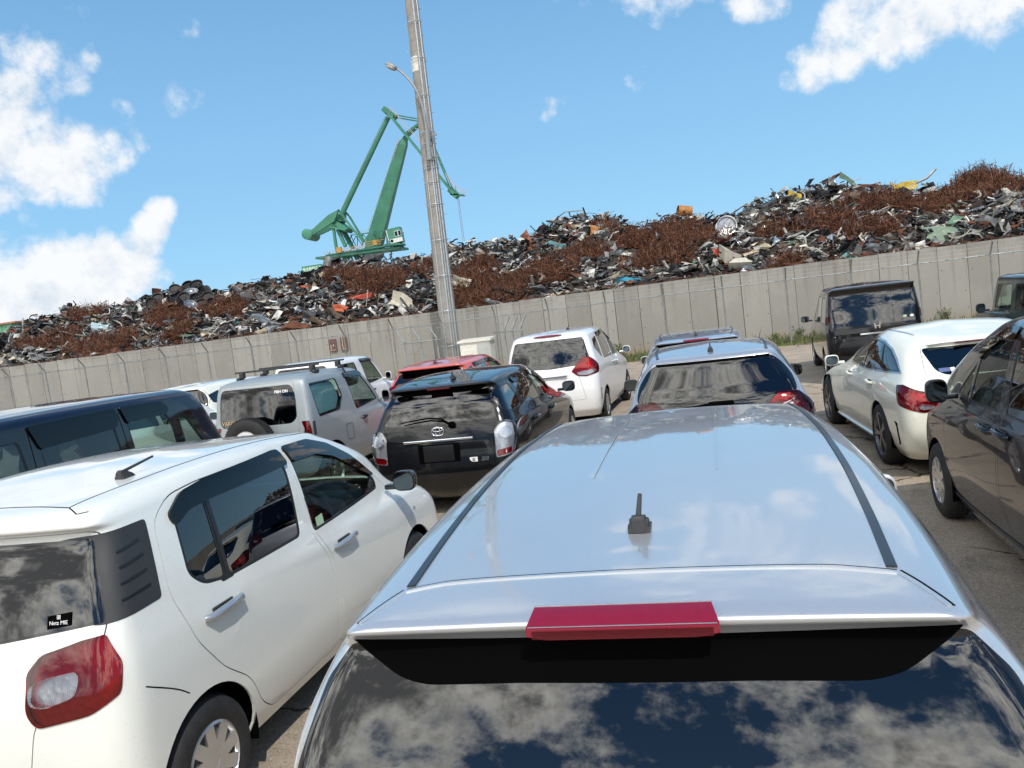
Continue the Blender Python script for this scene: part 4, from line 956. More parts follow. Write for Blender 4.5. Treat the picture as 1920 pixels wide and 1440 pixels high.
# silver hatchback with lamps that reach into the tailgate ----------------------------
fit = dict(paint='pale silver paint', wscreen=[(-.44,1.36),(.44,1.36),(.55,1.03),(-.55,1.03)], axles=(-1.30, 1.23), wheel_r=.30, roof_level=8,
  levels=[lv(.20,-1.80,1.80,.74), lv(.33,-1.93,1.93,.80), lv(.55,-1.995,1.99,(.82,.845,.80)), lv((.82,.78,.70),-1.97,1.93,(.83,.845,.80)),
    lv((.98,.93,.86),-1.93,1.65,(.82,.835,.76)), lv((1.06,1.0,.98),-1.872,1.30,(.785,.81,.68)), lv((1.22,1.22,1.22),-1.80,.95,(.725,.745,.62)),
    lv((1.40,1.41,1.38),-1.722,.50,(.605,.665,.56),cr=.12), lv((1.455,1.475,1.43),-1.70,.36,(.565,.62,.53),cr=.10), lv((1.485,1.51,1.465),-1.60,.24,(.47,.52,.45)), lv((1.50,1.54,1.48),-1.3,0,0)],
  doors=[[(-1.25,1.42),(-.42,1.45),(-.36,1.05),(-.30,.8),(-.30,.30),(-.90,.30),(-1.0,.52),(-1.22,.75),(-1.3,1.08)], [(-.38,1.45),(.1,1.42),(.5,1.29),(.85,1.06),(1.02,.92),(1.02,.32),(-.26,.30),(-.26,.8),(-.33,1.05)]],
  windows=[([(-1.62,1.32),(-1.30,1.38),(-1.33,1.13),(-1.62,1.18)],'privacy glass',None), ([(-1.22,1.39),(-.45,1.415),(-.39,1.06),(-1.26,1.10)],'privacy glass',0), ([(-.35,1.415),(.1,1.385),(.46,1.26),(.80,1.055),(-.30,1.05)],'clear glass',1)],
  gate=[(-.54,1.45),(.54,1.45),(.70,1.28),(.725,1.09),(.69,.95),(.62,.5),(-.62,.5),(-.69,.95),(-.725,1.09),(-.70,1.28)],
  rglass=[(-.52,1.435),(.52,1.435),(.60,1.37),(.685,1.25),(.715,1.10),(.40,.985),(-.40,.985),(-.715,1.10),(-.685,1.25),(-.60,1.37)], rglass_r=.06, bands=[([(-.51,1.442),(.51,1.442),(.50,1.418),(-.50,1.418)],'matte black',.01)],
  lamps=[LAMP([('r',.41,.995),('r',.71,1.10),('s',-1.80,1.12),('s',-1.72,1.0),('s',-1.78,.88),('r',.77,.86),('r',.70,.93),('r',.43,.955)],'deep red lens',bulge=.018),
         LAMP([('r',.74,1.03),('s',-1.80,1.04),('s',-1.79,.91),('r',.76,.885),('r',.745,.91),('r',.79,.94),('r',.785,1.0)],'red lens',off=.024,name='brake_lamp',r=.012,bulge=.003),
         LAMP([('r',.52,.993),('r',.66,1.035),('r',.66,1.0),('r',.52,.978)],'clear lens',off=.022,name='reverse_lamp',bulge=.004)],
  mirror=(.96,.72,1.02), mirror_mat='gloss black', seat_y=-.12, dash_y=.9)
car6, sh6, ob6 = make_car('parked_car', 'silver hatchback with dark red tail lamps directly ahead of the foreground car', 'car', -.16, 9.10, R(1.6), fit)
g6 = ob6.get('gate', car6)
wb = MB(); wb.box((.04,-1.93,1.065), (.22,.045,.05), bev=.018); wb.tube([(.10,-1.945,1.07),(-.10,-1.94,1.065),(-.38,-1.93,1.04)], [.016,.014,.007], 8); wb.build('wiper', 'matte black', g6, smooth=True, auto=40)
V6 = sh6.lvv
for s_ in (1, -1): strip_on(sh6, [(.49,-1.55),(.52,-1.0),(.53,-.3),(.505,.25)], 'top', .026, 'roof_molding', 'roof molding', car6, .004, s_, vmin=V6[8])
antenna(car6, (0,-1.38,1.502), 'rod', rod=(0,-.005,.045))

# blue-silver hatchback in front of it --------------------------------------------------
far = dict(fit); far.pop('wscreen'); far['paint'] = 'blue silver paint'; zs_ = .93
far['levels'] = [[l[0]*zs_, l[1]*zs_, l[2]*zs_, *l[3:]] for l in near['levels']]
sc_ = lambda P: [(p[0], p[1]*zs_) for p in P]
far.update(roof_level=8, doors=[sc_(d) for d in near['doors']], windows=[(sc_(w[0]), w[1], w[2]) for w in near['windows']], rglass=sc_(near['rglass']), axles=near['axles'],
  lamps=[LAMP([(q[0], q[1], q[2]*zs_) for q in near['lamps'][0]['poly']], 'red lens')], mirror=(.93,.86,.95), mirror_mat='blue silver paint', wheel_r=.285)
far.pop('gate'); far['seat_z'] = .24; far['bands'] = [([(q[0], q[1]*zs_) for q in near['bands'][0][0]], 'matte black', .05)]
car7, sh7, ob7 = make_car('parked_car', 'blue silver hatchback with a red brake lamp bar, farthest in the middle row', 'car', -.42, 13.62, R(1.5), far)
eb = MB(); eb.box((-.0,-1.795,1.372), (.36,.05,.034), bev=.012); eb.build('brake_lamp', 'crimson lens', car7, smooth=True, auto=40)
antenna(car7, (0,-1.35,1.406), rod=(.0,-.005,.045))
for s_ in (1, -1): strip_on(sh7, [(.50,-1.58),(.545,-1.0),(.58,-.3),(.572,.42)], 'top', .024, 'roof_molding', 'roof molding', car7, .004, s_, vmin=sh7.lvv[9])

# pearl-white sloping wagon on the right -------------------------------------------------
cla = dict(paint='pearl white paint', wscreen=[(-.40,1.16),(.40,1.16),(.54,.94),(-.54,.94)], axles=(-1.34, 1.37), wheel_r=.325, arch_r=.362, tyre_w=.22, roof_level=8, wstyle='big', spokes=5, rim='dark alloy', step=.05,
  levels=[lv(.17,-2.1,2.05,.77), lv(.29,-2.24,2.25,.84), lv(.50,-2.315,2.31,(.865,.885,.84)), lv((.74,.72,.60),-2.29,2.2,(.872,.888,.82)),
    lv((.89,.87,.76),-2.23,1.8,(.835,.872,.76)), lv((.97,.93,.89),-2.14,1.0,(.795,.845,.68)), lv((1.09,1.10,1.06),-1.995,.60,(.735,.79,.61),cr=.17),
    lv((1.195,1.235,1.175),-1.865,.24,(.665,.722,.545),cr=.18), lv((1.265,1.325,1.25),-1.795,.02,(.590,.645,.48),cr=.18), lv((1.305,1.383,1.29),-1.72,-.08,(.475,.545,.41)), lv((1.335,1.425,1.315),-1.4,-.3,0)],
  doors=[[(-1.05,1.29),(-.66,1.308),(-.60,1.0),(-.55,.8),(-.55,.28),(-.86,.26),(-.98,.50),(-1.22,.75),(-1.35,1.0),(-1.30,1.20)], [(-.62,1.308),(-.42,1.295),(.06,1.135),(.38,.98),(.72,.86),(.80,.5),(.80,.26),(-.51,.28),(-.51,.8),(-.56,1.0)]],
  panels=[([(.40,.945),(.09,1.125),(-.40,1.305),(-.72,1.318),(-1.10,1.293),(-1.41,1.228),(-1.66,1.135),(-1.90,1.012),(-1.3,.985),(-.6,.970)],'satin silver'), ([(.365,.958),(.08,1.113),(-.40,1.290),(-.72,1.303),(-1.10,1.278),(-1.40,1.213),(-1.64,1.120),(-1.85,1.025),(-1.3,1.001),(-.6,.986)],'gloss black')],
  windows=[([(-1.06,1.268),(-.70,1.288),(-.63,1.00),(-1.32,1.015)],'privacy glass',None), ([(-1.80,1.035),(-1.62,1.115),(-1.38,1.205),(-1.12,1.262),(-1.36,1.02)],'privacy glass',None), ([(-.60,1.288),(-.42,1.275),(.05,1.11),(.34,.968),(-.57,.998)],'clear glass',None)],
  frame='black trim', rubw=.007,
  gate=[(-.54,1.255),(.54,1.255),(.60,1.02),(.56,.86),(.55,.60),(-.55,.60),(-.56,.86),(-.60,1.02)],
  rglass=[(-.545,1.232),(.545,1.232),(.50,1.03),(.42,.985),(-.42,.985),(-.50,1.03)], rglass_r=.04,
  lamps=[LAMP([('s',-1.93,.915),('s',-2.05,.925),('r',.74,.885),('r',.52,.83),('r',.56,.70),('r',.68,.665),('s',-2.09,.74),('s',-2.0,.84)],'red lens',bulge=.018),
         LAMP([('r',.60,.735),('r',.72,.755),('r',.73,.71),('r',.68,.69),('r',.60,.705)],'clear lens',off=.02,name='reverse_lamp',bulge=.005)],
  mirror=(.965,.42,.985), mirror_size=(.10,.08,.08), seat_y=-.30, seat_z=.20, dash_y=.60, dash_z=.88, handles=[((-1.08,.86,0),-1),((-1.08,.86,0),1),((-.1,.86,1),-1),((-.1,.86,1),1)])
car8, sh8, ob8 = make_car('parked_car', 'pearl white low wagon with five spoke dark wheels and a sloping roof', 'car', 2.306, 10.46, R(3.9), cla)
for s_ in (1, -1):
    patch_on(sh8, [(-1.99,.545),(-1.90,.555),(-1.93,.535),(-1.96,.50),(-1.96,.36),(-1.93,.32),(-1.98,.325),(-2.0,.37)], 'side', 'bumper_vent', 'matte black', car8, .004, .004, .01, .02, sgn=s_)
    strip_on(sh8, [(.50,-1.45),(.555,-1.0),(.55,-.5),(.50,-.12)], 'top', .024, 'roof_molding', 'satin silver', car8, .003, s_, vmin=sh8.lvv[8])
    strip_on(sh8, [(-.95,.235),(-.3,.225),(.4,.22),(.95,.225)], 'side', .05, 'side_skirt', 'pearl white paint', car8, .030, s_, thick=.03)
strip_on(sh8, [(-.47,1.250),(-.3,1.256),(0,1.258),(.3,1.256),(.47,1.250)], 'rear', .05, 'roof_spoiler', 'pearl white paint', ob8.get('gate', car8), .04, thick=.04, samples=40)
eb = MB(); eb.box((0,-1.845,1.262), (.50,.02,.012), bev=.004); eb.build('brake_lamp', 'crimson rib', ob8.get('gate', car8))
for (a, b, mt) in ((-.47,-.37,'sticker blue'), (-.37,-.33,'white print')):
    patch_on(sh8, [(a,1.045),(b,1.048),(b,1.015),(a,1.012)], 'rear', 'sticker', mt, ob8.get('rg', car8), .002, .001, .003, .02)

# black box van --------------------------------------------------------------------------
step_ = dict(paint='brown black paint', wscreen=[(-.5,1.58),(.5,1.58),(.60,1.14),(-.60,1.14)], axles=(-1.43, 1.46), wheel_r=.315, roof_level=8,
  levels=[lv(.2,-2.25,2.1,.76), lv(.34,-2.33,2.28,.81), lv(.6,-2.345,2.34,(.835,.847,.82)), lv((.9,.88,.8),-2.335,2.28,(.84,.848,.82)), lv((1.05,1.02,.98),-2.325,2.05,(.835,.845,.78)),
    lv((1.12,1.08,1.08),-2.315,1.75,(.83,.838,.74)), lv((1.4,1.38,1.38),-2.28,1.3,(.79,.80,.68),cr=.10), lv((1.66,1.66,1.62),-2.24,.95,(.745,.75,.63),cr=.09), lv((1.74,1.75,1.70),-2.27,.80,(.72,.73,.60),cr=.06,br=.03), lv((1.79,1.80,1.75),-2.15,.7,(.62,.64,.52)), lv((1.81,1.84,1.78),-1.8,.5,0)],
  doors=[[(-1.30,1.68),(-.22,1.70),(-.22,.30),(-1.02,.30),(-1.10,.5),(-1.3,.8)], [(-.18,1.70),(.62,1.68),(.95,1.42),(1.30,1.10),(1.32,.6),(1.10,.3),(-.18,.30)]],
  windows=[([(-2.05,1.62),(-1.38,1.64),(-1.38,1.14),(-2.08,1.14)],'privacy glass',None), ([(-1.26,1.64),(-.26,1.66),(-.26,1.12),(-1.26,1.14)],'privacy glass',0), ([(-.14,1.66),(.58,1.63),(.72,1.52),(.72,1.10),(-.14,1.10)],'dark glass',1), ([(.78,1.46),(1.20,1.12),(.78,1.11)],'clear glass',1)],
  gate=[(-.715,1.74),(.715,1.74),(.74,1.4),(.77,.98),(.74,.55),(-.74,.55),(-.77,.98),(-.74,1.4)],
  rglass=[(-.695,1.685),(.695,1.685),(.73,1.3),(.745,1.06),(-.745,1.06),(-.73,1.3)], rglass_r=.03, rglass_mat='privacy glass',
  lamps=[LAMP([('r',.728,1.67),('r',.765,1.66),('r',.822,1.16),('r',.828,.97),('r',.795,.97),('r',.778,1.16)],'smoked lens',r=.010,bulge=.004), LAMP([('r',.768,1.28),('r',.808,1.28),('r',.823,1.12),('r',.784,1.12)],'red lens',off=.010,name='brake_lamp',r=.01,bulge=.004)],
  mirror=(.97,1.12,1.12), seat_y=.25, seat_z=.5, dash_y=1.25, dash_z=1.1)
car9, sh9, ob9 = make_car('parked_car', 'tall black box van with a split rear window, in front of the wall', 'car', 2.79, 18.15, R(-1.8), step_)
g9 = ob9.get('gate', car9)
strip_on(sh9, [(.32,1.68),(.335,1.06)], 'rear', .012, 'window_split', 'gloss black', g9, .003)
c_, n_ = surf_frame(sh9, (.04,1.035)); eb = MB()
for sx in (-1, 1): eb.beam((sx*.045,0,.05), (sx*.032,0,-.05), .024, .016, up=(0,1,0))
eb.box((0,0,0), (.07,.014,.022)); o = eb.build('emblem', 'chrome', g9); o.location = c_+n_*.02
eb = MB(); eb.box((0,-2.325,.97), (1.42,.03,.10), bev=.01); eb.build('garnish', 'gloss black', g9)
eb = MB(); eb.box((0,-2.355,.905), (.52,.012,.03), bev=.004); eb.build('badge_plate', 'chrome', g9)
eb = MB(); eb.box((0,-2.29,1.755), (1.40,.14,.035), bev=.012); eb.build('roof_spoiler', 'black paint', g9, smooth=True, auto=40)
for (x_, mt) in ((.52,'sticker green'), (.64,'white print')):
    patch_on(sh9, [(x_-.045,1.155),(x_,1.185),(x_+.045,1.155),(x_,1.125)], 'rear', 'sticker', mt, ob9.get('rg', car9), .003, .002, .04, .015)

# blue box minivan at the left -----------------------------------------------------------
blue = dict(paint='blue paint', wscreen=[(-.55,1.56),(.55,1.56),(.63,1.10),(-.63,1.10)], gh_shift=.42, nose=.15, zs=1.02, axles=(-1.24, 1.25), wheel_r=.28, roof_level=8,
  levels=[lv(.2,-1.72,1.65,.74), lv(.34,-1.8,1.8,.80), lv(.6,-1.835,1.85,(.82,.833,.80)), lv((.9,.88,.82),-1.83,1.82,(.825,.835,.81)), lv((1.02,1.0,.98),-1.82,1.7,(.82,.83,.78)),
    lv((1.08,1.06,1.05),-1.81,1.58,(.81,.82,.74)), lv((1.35,1.33,1.32),-1.78,1.48,(.785,.795,.70),cr=.10), lv((1.6,1.6,1.57),-1.74,1.34,(.745,.755,.67),cr=.09), lv((1.68,1.69,1.66),-1.75,1.26,(.72,.73,.64),cr=.08), lv((1.73,1.745,1.71),-1.65,1.12,(.6,.62,.54)), lv((1.75,1.775,1.74),-1.4,.8,0)],
  panels=[([(-1.62,1.64),(-1.0,1.66),(.4,1.66),(1.12,1.64),(1.30,1.54),(1.60,1.10),(1.54,1.07),(-1.66,1.07)],'gloss black')],
  windows=[([(-1.52,1.56),(-.72,1.57),(-.68,1.10),(-1.55,1.10)],'dark glass',None), ([(-.56,1.57),(.24,1.57),(.28,1.09),(-.54,1.10)],'dark glass',None), ([(.40,1.565),(.93,1.55),(1.01,1.45),(1.03,1.09),(.42,1.09)],'clear glass',None), ([(1.12,1.52),(1.22,1.50),(1.48,1.10),(1.12,1.09)],'clear glass',None)],
  frame='black trim', rglass=[(-.66,1.60),(.66,1.60),(.73,1.12),(-.73,1.12)], lamps=[LAMP([('r',.70,1.05),('s',-1.74,1.05),('s',-1.74,.70),('r',.72,.70)],'red lens')],
  mirror=(.93,1.22,1.12), seat_y=.20, seat_z=.45, dash_y=1.2, dash_z=1.06,
  side_covers=[([(-.62,1.655),(.30,1.66),(.30,1.555),(.25,1.50),(-.56,1.475)],'visor plastic','window_visor',.018), ([(.36,1.66),(.92,1.64),(1.0,1.575),(.95,1.52),(.40,1.515)],'visor plastic','window_visor',.018)])
car10, sh10, ob10 = make_car('parked_car', 'dark blue box minivan with black window surrounds at the left edge', 'car', -5.80, 5.35, 0.0, blue)
antenna(car10, (.1,-.9,1.762), 'fin')
for s_ in (1, -1):
    strip_on(sh10, [(-.62,1.62),(-.63,1.3),(-.62,.95),(-.62,.4)], 'side', .008, 'panel_gap', 'seam', car10, .003, s_); strip_on(sh10, [(.33,1.62),(.34,1.3),(.34,.95),(.33,.4)], 'side', .008, 'panel_gap', 'seam', car10, .003, s_)

# small boxy off-roaders: silver, white -----------------------------------------------------
def mini4x4(pm):
    return dict(paint=pm, axles=(-1.05, 1.20), wscreen=[(-.46,1.47),(.46,1.47),(.55,1.07),(-.55,1.07)], wheel_r=.34, arch_r=.40, roof_level=8, spokes=5, tyre_w=.18,
      levels=[lv(.34,-1.5,1.55,.66), lv(.43,-1.58,1.65,.70), lv(.6,-1.60,1.69,(.72,.735,.72)), lv((.85,.83,.80),-1.59,1.66,(.725,.737,.72)), lv((.98,.95,.92),-1.575,1.55,(.72,.73,.70),cr=.10), lv((1.05,1.02,1.0),-1.565,.80,(.715,.722,.66),cr=.09),
        lv((1.3,1.28,1.27),-1.53,.56,(.69,.695,.62),cr=.09), lv((1.54,1.53,1.50),-1.49,.30,(.655,.66,.57),cr=.09), lv((1.60,1.595,1.56),-1.46,.20,(.625,.63,.54),cr=.09), lv((1.645,1.64,1.60),-1.36,.10,(.5,.51,.43)), lv((1.66,1.665,1.62),-1.1,-.1,0)],
      doors=[[(-.47,1.555),(.12,1.54),(.30,1.50),(.62,1.07),(.72,.95),(.70,.5),(-.30,.46),(-.33,.86)]],
      windows=[([(-1.36,1.53),(-.68,1.525),(-.60,1.28),(-.75,1.10),(-1.30,1.085)],'clear glass',None), ([(-.40,1.525),(.10,1.51),(.23,1.475),(.54,1.08),(-.28,1.035)],'clear glass',0)],
      gate=[(-.58,1.59),(.50,1.59),(.55,1.1),(.55,.48),(-.60,.48),(-.62,1.1)], gap=.003,
      rglass=[(-.55,1.55),(.47,1.55),(.52,1.42),(.53,1.13),(.46,1.065),(-.55,1.065),(-.60,1.13),(-.58,1.42)], rglass_mat='dark glass', rglass_r=.07,
      lamps=[LAMP([('r',.59,1.075),('r',.675,1.075),('r',.685,.88),('r',.60,.88)],'red lens',r=.012,off=.02,bulge=.004)], mirror=(.80,.55,1.12), mirror_size=(.075,.06,.10), seat_y=-.15, seat_z=.52, seat_x=.32, bench=1.0, row=.72, dash_y=.62, dash_z=1.02,
      handles=[((-.13,.90,0),1),((-.13,.90,0),-1)], handle_mat='black trim', handle_L=.12,
      side_covers=[([(-.42,1.565),(.12,1.55),(.25,1.525),(.27,1.475),(.1,1.475),(-.42,1.49)],'visor plastic','window_visor',.014)])
car11, sh11, ob11 = make_car('parked_car', 'silver boxy off-roader with black roof bars and a spare wheel on its back', 'car', -5.70, 10.33, R(-1.0), mini4x4('grey silver paint'))
g11 = ob11.get('gate', car11)
sp = MB(); sp.lathe([(.19,-.09),(.20,-.095),(.29,-.095),(.325,-.075),(.335,-.05),(.335,.05),(.325,.075),(.29,.095),(.2,.095)], 40, 'y'); 
for k in range(60):
    a = 2*math.pi*k/60; sp.box((.337*math.cos(a),0,.337*math.sin(a)), (.010,.13,.014), [[math.cos(a),0,-math.sin(a)],[0,1,0],[math.sin(a),0,math.cos(a)]])
o = sp.build('spare_wheel', 'rubber', g11, smooth=True, auto=35); o.location = (-.05,-1.72,.86)
sb = MB(); sb.lathe([(0,-.06),(.08,-.06),(.15,-.085),(.20,-.075)], 32, 'y'); sb.build('rim', 'cool white paint', o, smooth=True, auto=40)
for k, (yb, w_) in enumerate(((-.98, .56), (-.36, .60))):
    rb = MB(); rb.box((0,yb,1.742), (2*w_+.14,.034,.024), bev=.008)
    for s_ in (-1, 1):
        rb.box((s_*(w_-.03),yb,1.70), (.06,.085,.085), bev=.02); rb.box((s_*(w_+.01),yb,1.655), (.05,.13,.045), bev=.018)
        rb.beam((s_*(w_+.02),yb,1.655), (s_*(w_+.075),yb-.01,1.555), .006, .05, up=(0,1,0))
    o = rb.build('roof_bar', 'dark plastic', car11, smooth=True, auto=40); o['label'] = 'black roof bar clamped over the ' + ('rear quarter windows', 'front doors')[k]
# foil sunshade behind the rear quarter glass
M_FOIL = 'sunshade foil'
m_, t, out = newmat(M_FOIL); oc = t.node('ShaderNodeTexCoord').outputs['Object']
vo = t.node('ShaderNodeTexVoronoi', feature='F1', ins={'Vector': t.vmath('MULTIPLY', oc, (16, 16, 16))})
p = t.node('ShaderNodeBsdfPrincipled', ins={'Base Color': t.mix(t.ramp(vo.outputs['Distance'], .1, .6), (.62,.78,.82), (.34,.52,.60)), 'Roughness': .38, 'Metallic': .35})
t.l.new(p.outputs[0], out.inputs[0])
for s_ in (1, -1): patch_on(sh11, [(-1.32,1.50),(-.74,1.495),(-.66,1.28),(-.80,1.13),(-1.26,1.12)], 'side', 'sunshade', M_FOIL, car11, -.035, .004, .05, .04, sgn=s_)
c_, n_ = surf_frame(sh11, (-.42,1.125)); rt = Vector(n_).to_track_quat('Z','Y').to_euler()
text_mesh('sticker_text', 'VARIVAS', .075, 'gold print', ob11.get('rg', g11), tuple(c_+n_*.004), rt, .0006, bold=.001)
c_, n_ = surf_frame(sh11, (-.42,1.172)); text_mesh('sticker_text', '— — — —', .03, 'gold print', ob11.get('rg', g11), tuple(c_+n_*.004), rt, .0006)
c_, n_ = surf_frame(sh11, (.34,1.47)); rt = Vector(n_).to_track_quat('Z','Y').to_euler()
text_mesh('sticker_text', 'FISH ON', .048, 'white print', ob11.get('rg', g11), tuple(c_+n_*.004), rt, .0006, bold=.002)
eb = MB(); eb.box((.745,-1.50,.98), (.012,.05,.17), bev=.004); eb.build('lamp_guard', 'dark plastic', car11)
strip_on(sh11, [(-.66,.88),(-.50,.88),(-.48,.80),(-.50,.67),(-.64,.67),(-.67,.74),(-.66,.88)], 'side', .007, 'fuel_flap', 'seam', car11, .001)
car12, sh12, ob12 = make_car('parked_car', 'white boxy off-roader parked behind the silver one with roof bars', 'car', -7.66, 14.95, R(-1.0), mini4x4('cool white paint'))

# dark green off-roader far right --------------------------------------------------------------
jeep = dict(paint='dark green paint', wscreen=[(-.52,1.54),(.52,1.54),(.60,1.13),(-.60,1.13)], axles=(-1.10, 1.15), wheel_r=.345, arch_r=.40, roof_level=8, spokes=5, tyre_w=.195,
  levels=[lv(.36,-1.5,1.5,.70), lv(.46,-1.58,1.66,.74), lv(.62,-1.60,1.70,(.765,.775,.76)), lv((.88,.88,.88),-1.59,1.69,(.77,.78,.76),cr=.06,cf=.12), lv((1.02,1.02,1.01),-1.585,1.62,(.765,.775,.73),cr=.06,cf=.10), lv((1.07,1.07,1.06),-1.58,.66,(.76,.765,.70),cr=.06,cf=.10),
    lv((1.3,1.3,1.3),-1.56,.54,(.735,.74,.68),cr=.06,cf=.10), lv((1.58,1.58,1.58),-1.53,.40,(.705,.71,.65),cr=.06,cf=.08), lv((1.655,1.655,1.65),-1.50,.36,(.69,.695,.63),cr=.08,cf=.08), lv((1.70,1.70,1.69),-1.44,.28,(.60,.61,.55)), lv((1.72,1.725,1.71),-1.2,.0,0)],
  doors=[[(-.62,1.60),(.36,1.60),(.52,1.12),(.58,.95),(.56,.5),(-.55,.5),(-.62,.9)]],
  windows=[([(-1.36,1.55),(-.74,1.55),(-.74,1.12),(-1.36,1.12)],'privacy glass',None), ([(-.54,1.55),(.30,1.55),(.44,1.12),(-.54,1.11)],'clear glass',0)],
  rglass=[(-.56,1.55),(.56,1.55),(.60,1.12),(-.60,1.12)], lamps=[LAMP([('r',.58,.62),('r',.70,.62),('r',.70,.52),('r',.58,.52)],'red lens')], mirror=(.88,.62,1.13), mirror_mat='gloss black', mirror_size=(.09,.07,.10), seat_y=-.25, seat_z=.55, seat_x=.32, dash_y=.42, dash_z=1.05, handles=[((-.42,.98,0),1),((-.42,.98,0),-1)], handle_mat='black trim', handle_L=.16)
car13, sh13, ob13 = make_car('parked_car', 'dark green boxy off-roader at the right edge with a flat roof and round-shouldered black mirror', 'car', 5.42, 15.45, 0.0, jeep)
for s_ in (1, -1): strip_on(sh13, [(-1.40,1.625),(-.5,1.628),(.34,1.625)], 'side', .03, 'drip_rail', 'black trim', car13, .012, s_, thick=.014)

# two pale cars beyond the blue minivan ------------------------------------------------------
def pale(pm):
    d = dict(fit); d.update(paint=pm, mirror_mat=pm, lamps=[LAMP([('r',.60,.98),('r',.74,1.06),('s',-1.80,1.07),('s',-1.75,.9),('r',.76,.80)],'red lens')]); return d
car14, sh14, ob14 = make_car('parked_car', 'white hatchback mostly hidden behind the dark blue minivan', 'car', -9.15, 10.6, 0.0, pale('white paint'))
car15, sh15, ob15 = make_car('parked_car', 'cream white hatchback half hidden to the left of the silver off-roader', 'car', -9.5, 13.75, 0.0, pale('pearl white paint'))

car16, sh16, ob16 = make_car('parked_car', 'white hatchback beyond the graphite minivan, seen only through its side windows', 'car', 5.25, 7.3, 0.0, pale('cool white paint'))

# ------------------------------------------------------------------ setting: ground, grass, wall
WALL_Y, WALL_H, PANEL, PX0 = 29.09, 2.52, .8926, -21.51
rng = np.random.default_rng(7); random.seed(7)

m, t, out = newmat('asphalt'); oc = t.node('ShaderNodeTexCoord').outputs['Object']
p = t.node('ShaderNodeBsdfPrincipled')
big = t.noise(oc, .35, 5, .6); mid = t.noise(oc, 2.2, 5, .6)
base = t.mix(t.ramp(big, .35, .68), (.330, .270, .205), (.445, .370, .285))
base = t.mix(t.math('MULTIPLY', t.ramp(mid, .5, .75), .55), base, (.075, .068, .060))
v1 = t.node('ShaderNodeTexVoronoi', feature='F1', ins={'Vector': oc, 'Scale': 55.0})
wn = t.sep(v1.outputs['Color'])[0]
stone = t.math('MULTIPLY', t.ramp(v1.outputs['Distance'], .40, .22), t.ramp(wn, .58, .70))
base = t.mix(t.math('MULTIPLY', stone, .85), base, (.50, .47, .42))
v2 = t.node('ShaderNodeTexVoronoi', feature='F1', ins={'Vector': oc, 'Scale': 110.0})
base = t.mix(t.math('MULTIPLY', t.ramp(t.sep(v2.outputs['Color'])[1], .55, .8), .35), base, (.045, .042, .038))
warp = t.vmath('ADD', oc, t.vmath('SCALE', t.noise(oc, 1.6, 5, .65, out=1), .5))
ck = t.node('ShaderNodeTexVoronoi', feature='DISTANCE_TO_EDGE', ins={'Vector': warp, 'Scale': .42})
crack = t.math('MULTIPLY', t.ramp(ck.outputs['Distance'], .0075, .002), t.ramp(t.noise(oc, .6, 2), .34, .46))
base = t.mix(t.math('MULTIPLY', crack, .85), base, (.022, .020, .018))
t.put(p.inputs['Base Color'], base); p.inputs['Roughness'].default_value = .92; p.inputs['Specular IOR Level'].default_value = .25
hgt = t.math('SUBTRACT', t.math('ADD', t.noise(oc, 70, 4, .6), t.math('MULTIPLY', stone, .35)), t.math('MULTIPLY', crack, 2.0))
b = t.node('ShaderNodeBump', ins={'Strength': .55, 'Distance': .006, 'Height': hgt}); t.l.new(b.outputs[0], p.inputs['Normal'])
t.l.new(p.outputs[0], out.inputs[0])
gm = MB(); gm.add([(-900, -500, 0), (900, -500, 0), (900, 1300, 0), (-900, 1300, 0)], [(0, 1, 2, 3)])
tag(gm.build('ground', 'asphalt'), kind='structure')

pbr('soil', (.16, .125, .085), rough=.95, vary=.35, vscale=3, bump=.5, bscale=20)
sm = MB(); n = 120; xs = np.linspace(-48, 30, n)
y0 = 26.2 + .35*np.sin(xs*1.3)+.25*np.sin(xs*3.7+1)
sm.add(np.concatenate([np.stack([xs, y0, np.full(n, .004)], 1), np.stack([xs, np.full(n, WALL_Y-.001), np.full(n, .03)], 1)]), [(i, i+1, n+i+1, n+i) for i in range(n-1)])
tag(sm.build('soil_strip', 'soil'), kind='structure')
pbr('grass blade', (.080, .115, .022), rough=.7, vary=.45, vscale=1.2)
pbr('dry grass', (.24, .19, .085), rough=.8, vary=.3, vscale=2)
N = 24000; gx = rng.uniform(-14, 16, N); keep = np.sin(gx*1.1)+np.sin(gx*.43+2)+.9*(gx > 0) > rng.uniform(-1.8, 1.2, N); gx = gx[keep]; N = len(gx)
gy = 26.3+rng.beta(1.2, 1.4, N)*2.7; h = rng.gamma(3.2, .034, N)*(.8+.5*(gy > 28)); a = rng.uniform(0, 6.28, N); w = rng.uniform(.008, .02, N); ln = rng.normal(0, .35, (N, 2))*h[:, None]
B0 = np.stack([gx-w*np.cos(a), gy-w*np.sin(a), np.full(N, .0)], 1); B1 = np.stack([gx+w*np.cos(a), gy+w*np.sin(a), np.full(N, .0)], 1)
T0 = np.stack([gx+ln[:, 0]*.4, gy+ln[:, 1]*.4, h*.6], 1); T1 = np.stack([gx+ln[:, 0], gy+ln[:, 1], h], 1)
V = np.stack([B0, B1, T0+(B1-B0)*.35, T0-(B1-B0)*.35, T1], 1).reshape(-1, 3)
F = []; mi = []
dr = rng.random(N) < .15
for i in range(N): F += [(5*i, 5*i+1, 5*i+2, 5*i+3), (5*i+3, 5*i+2, 5*i+4)]; mi += [int(dr[i])]*2
tag(mesh('grass', V, F, ['grass blade', 'dry grass'], None, False, midx=mi), kind='stuff')

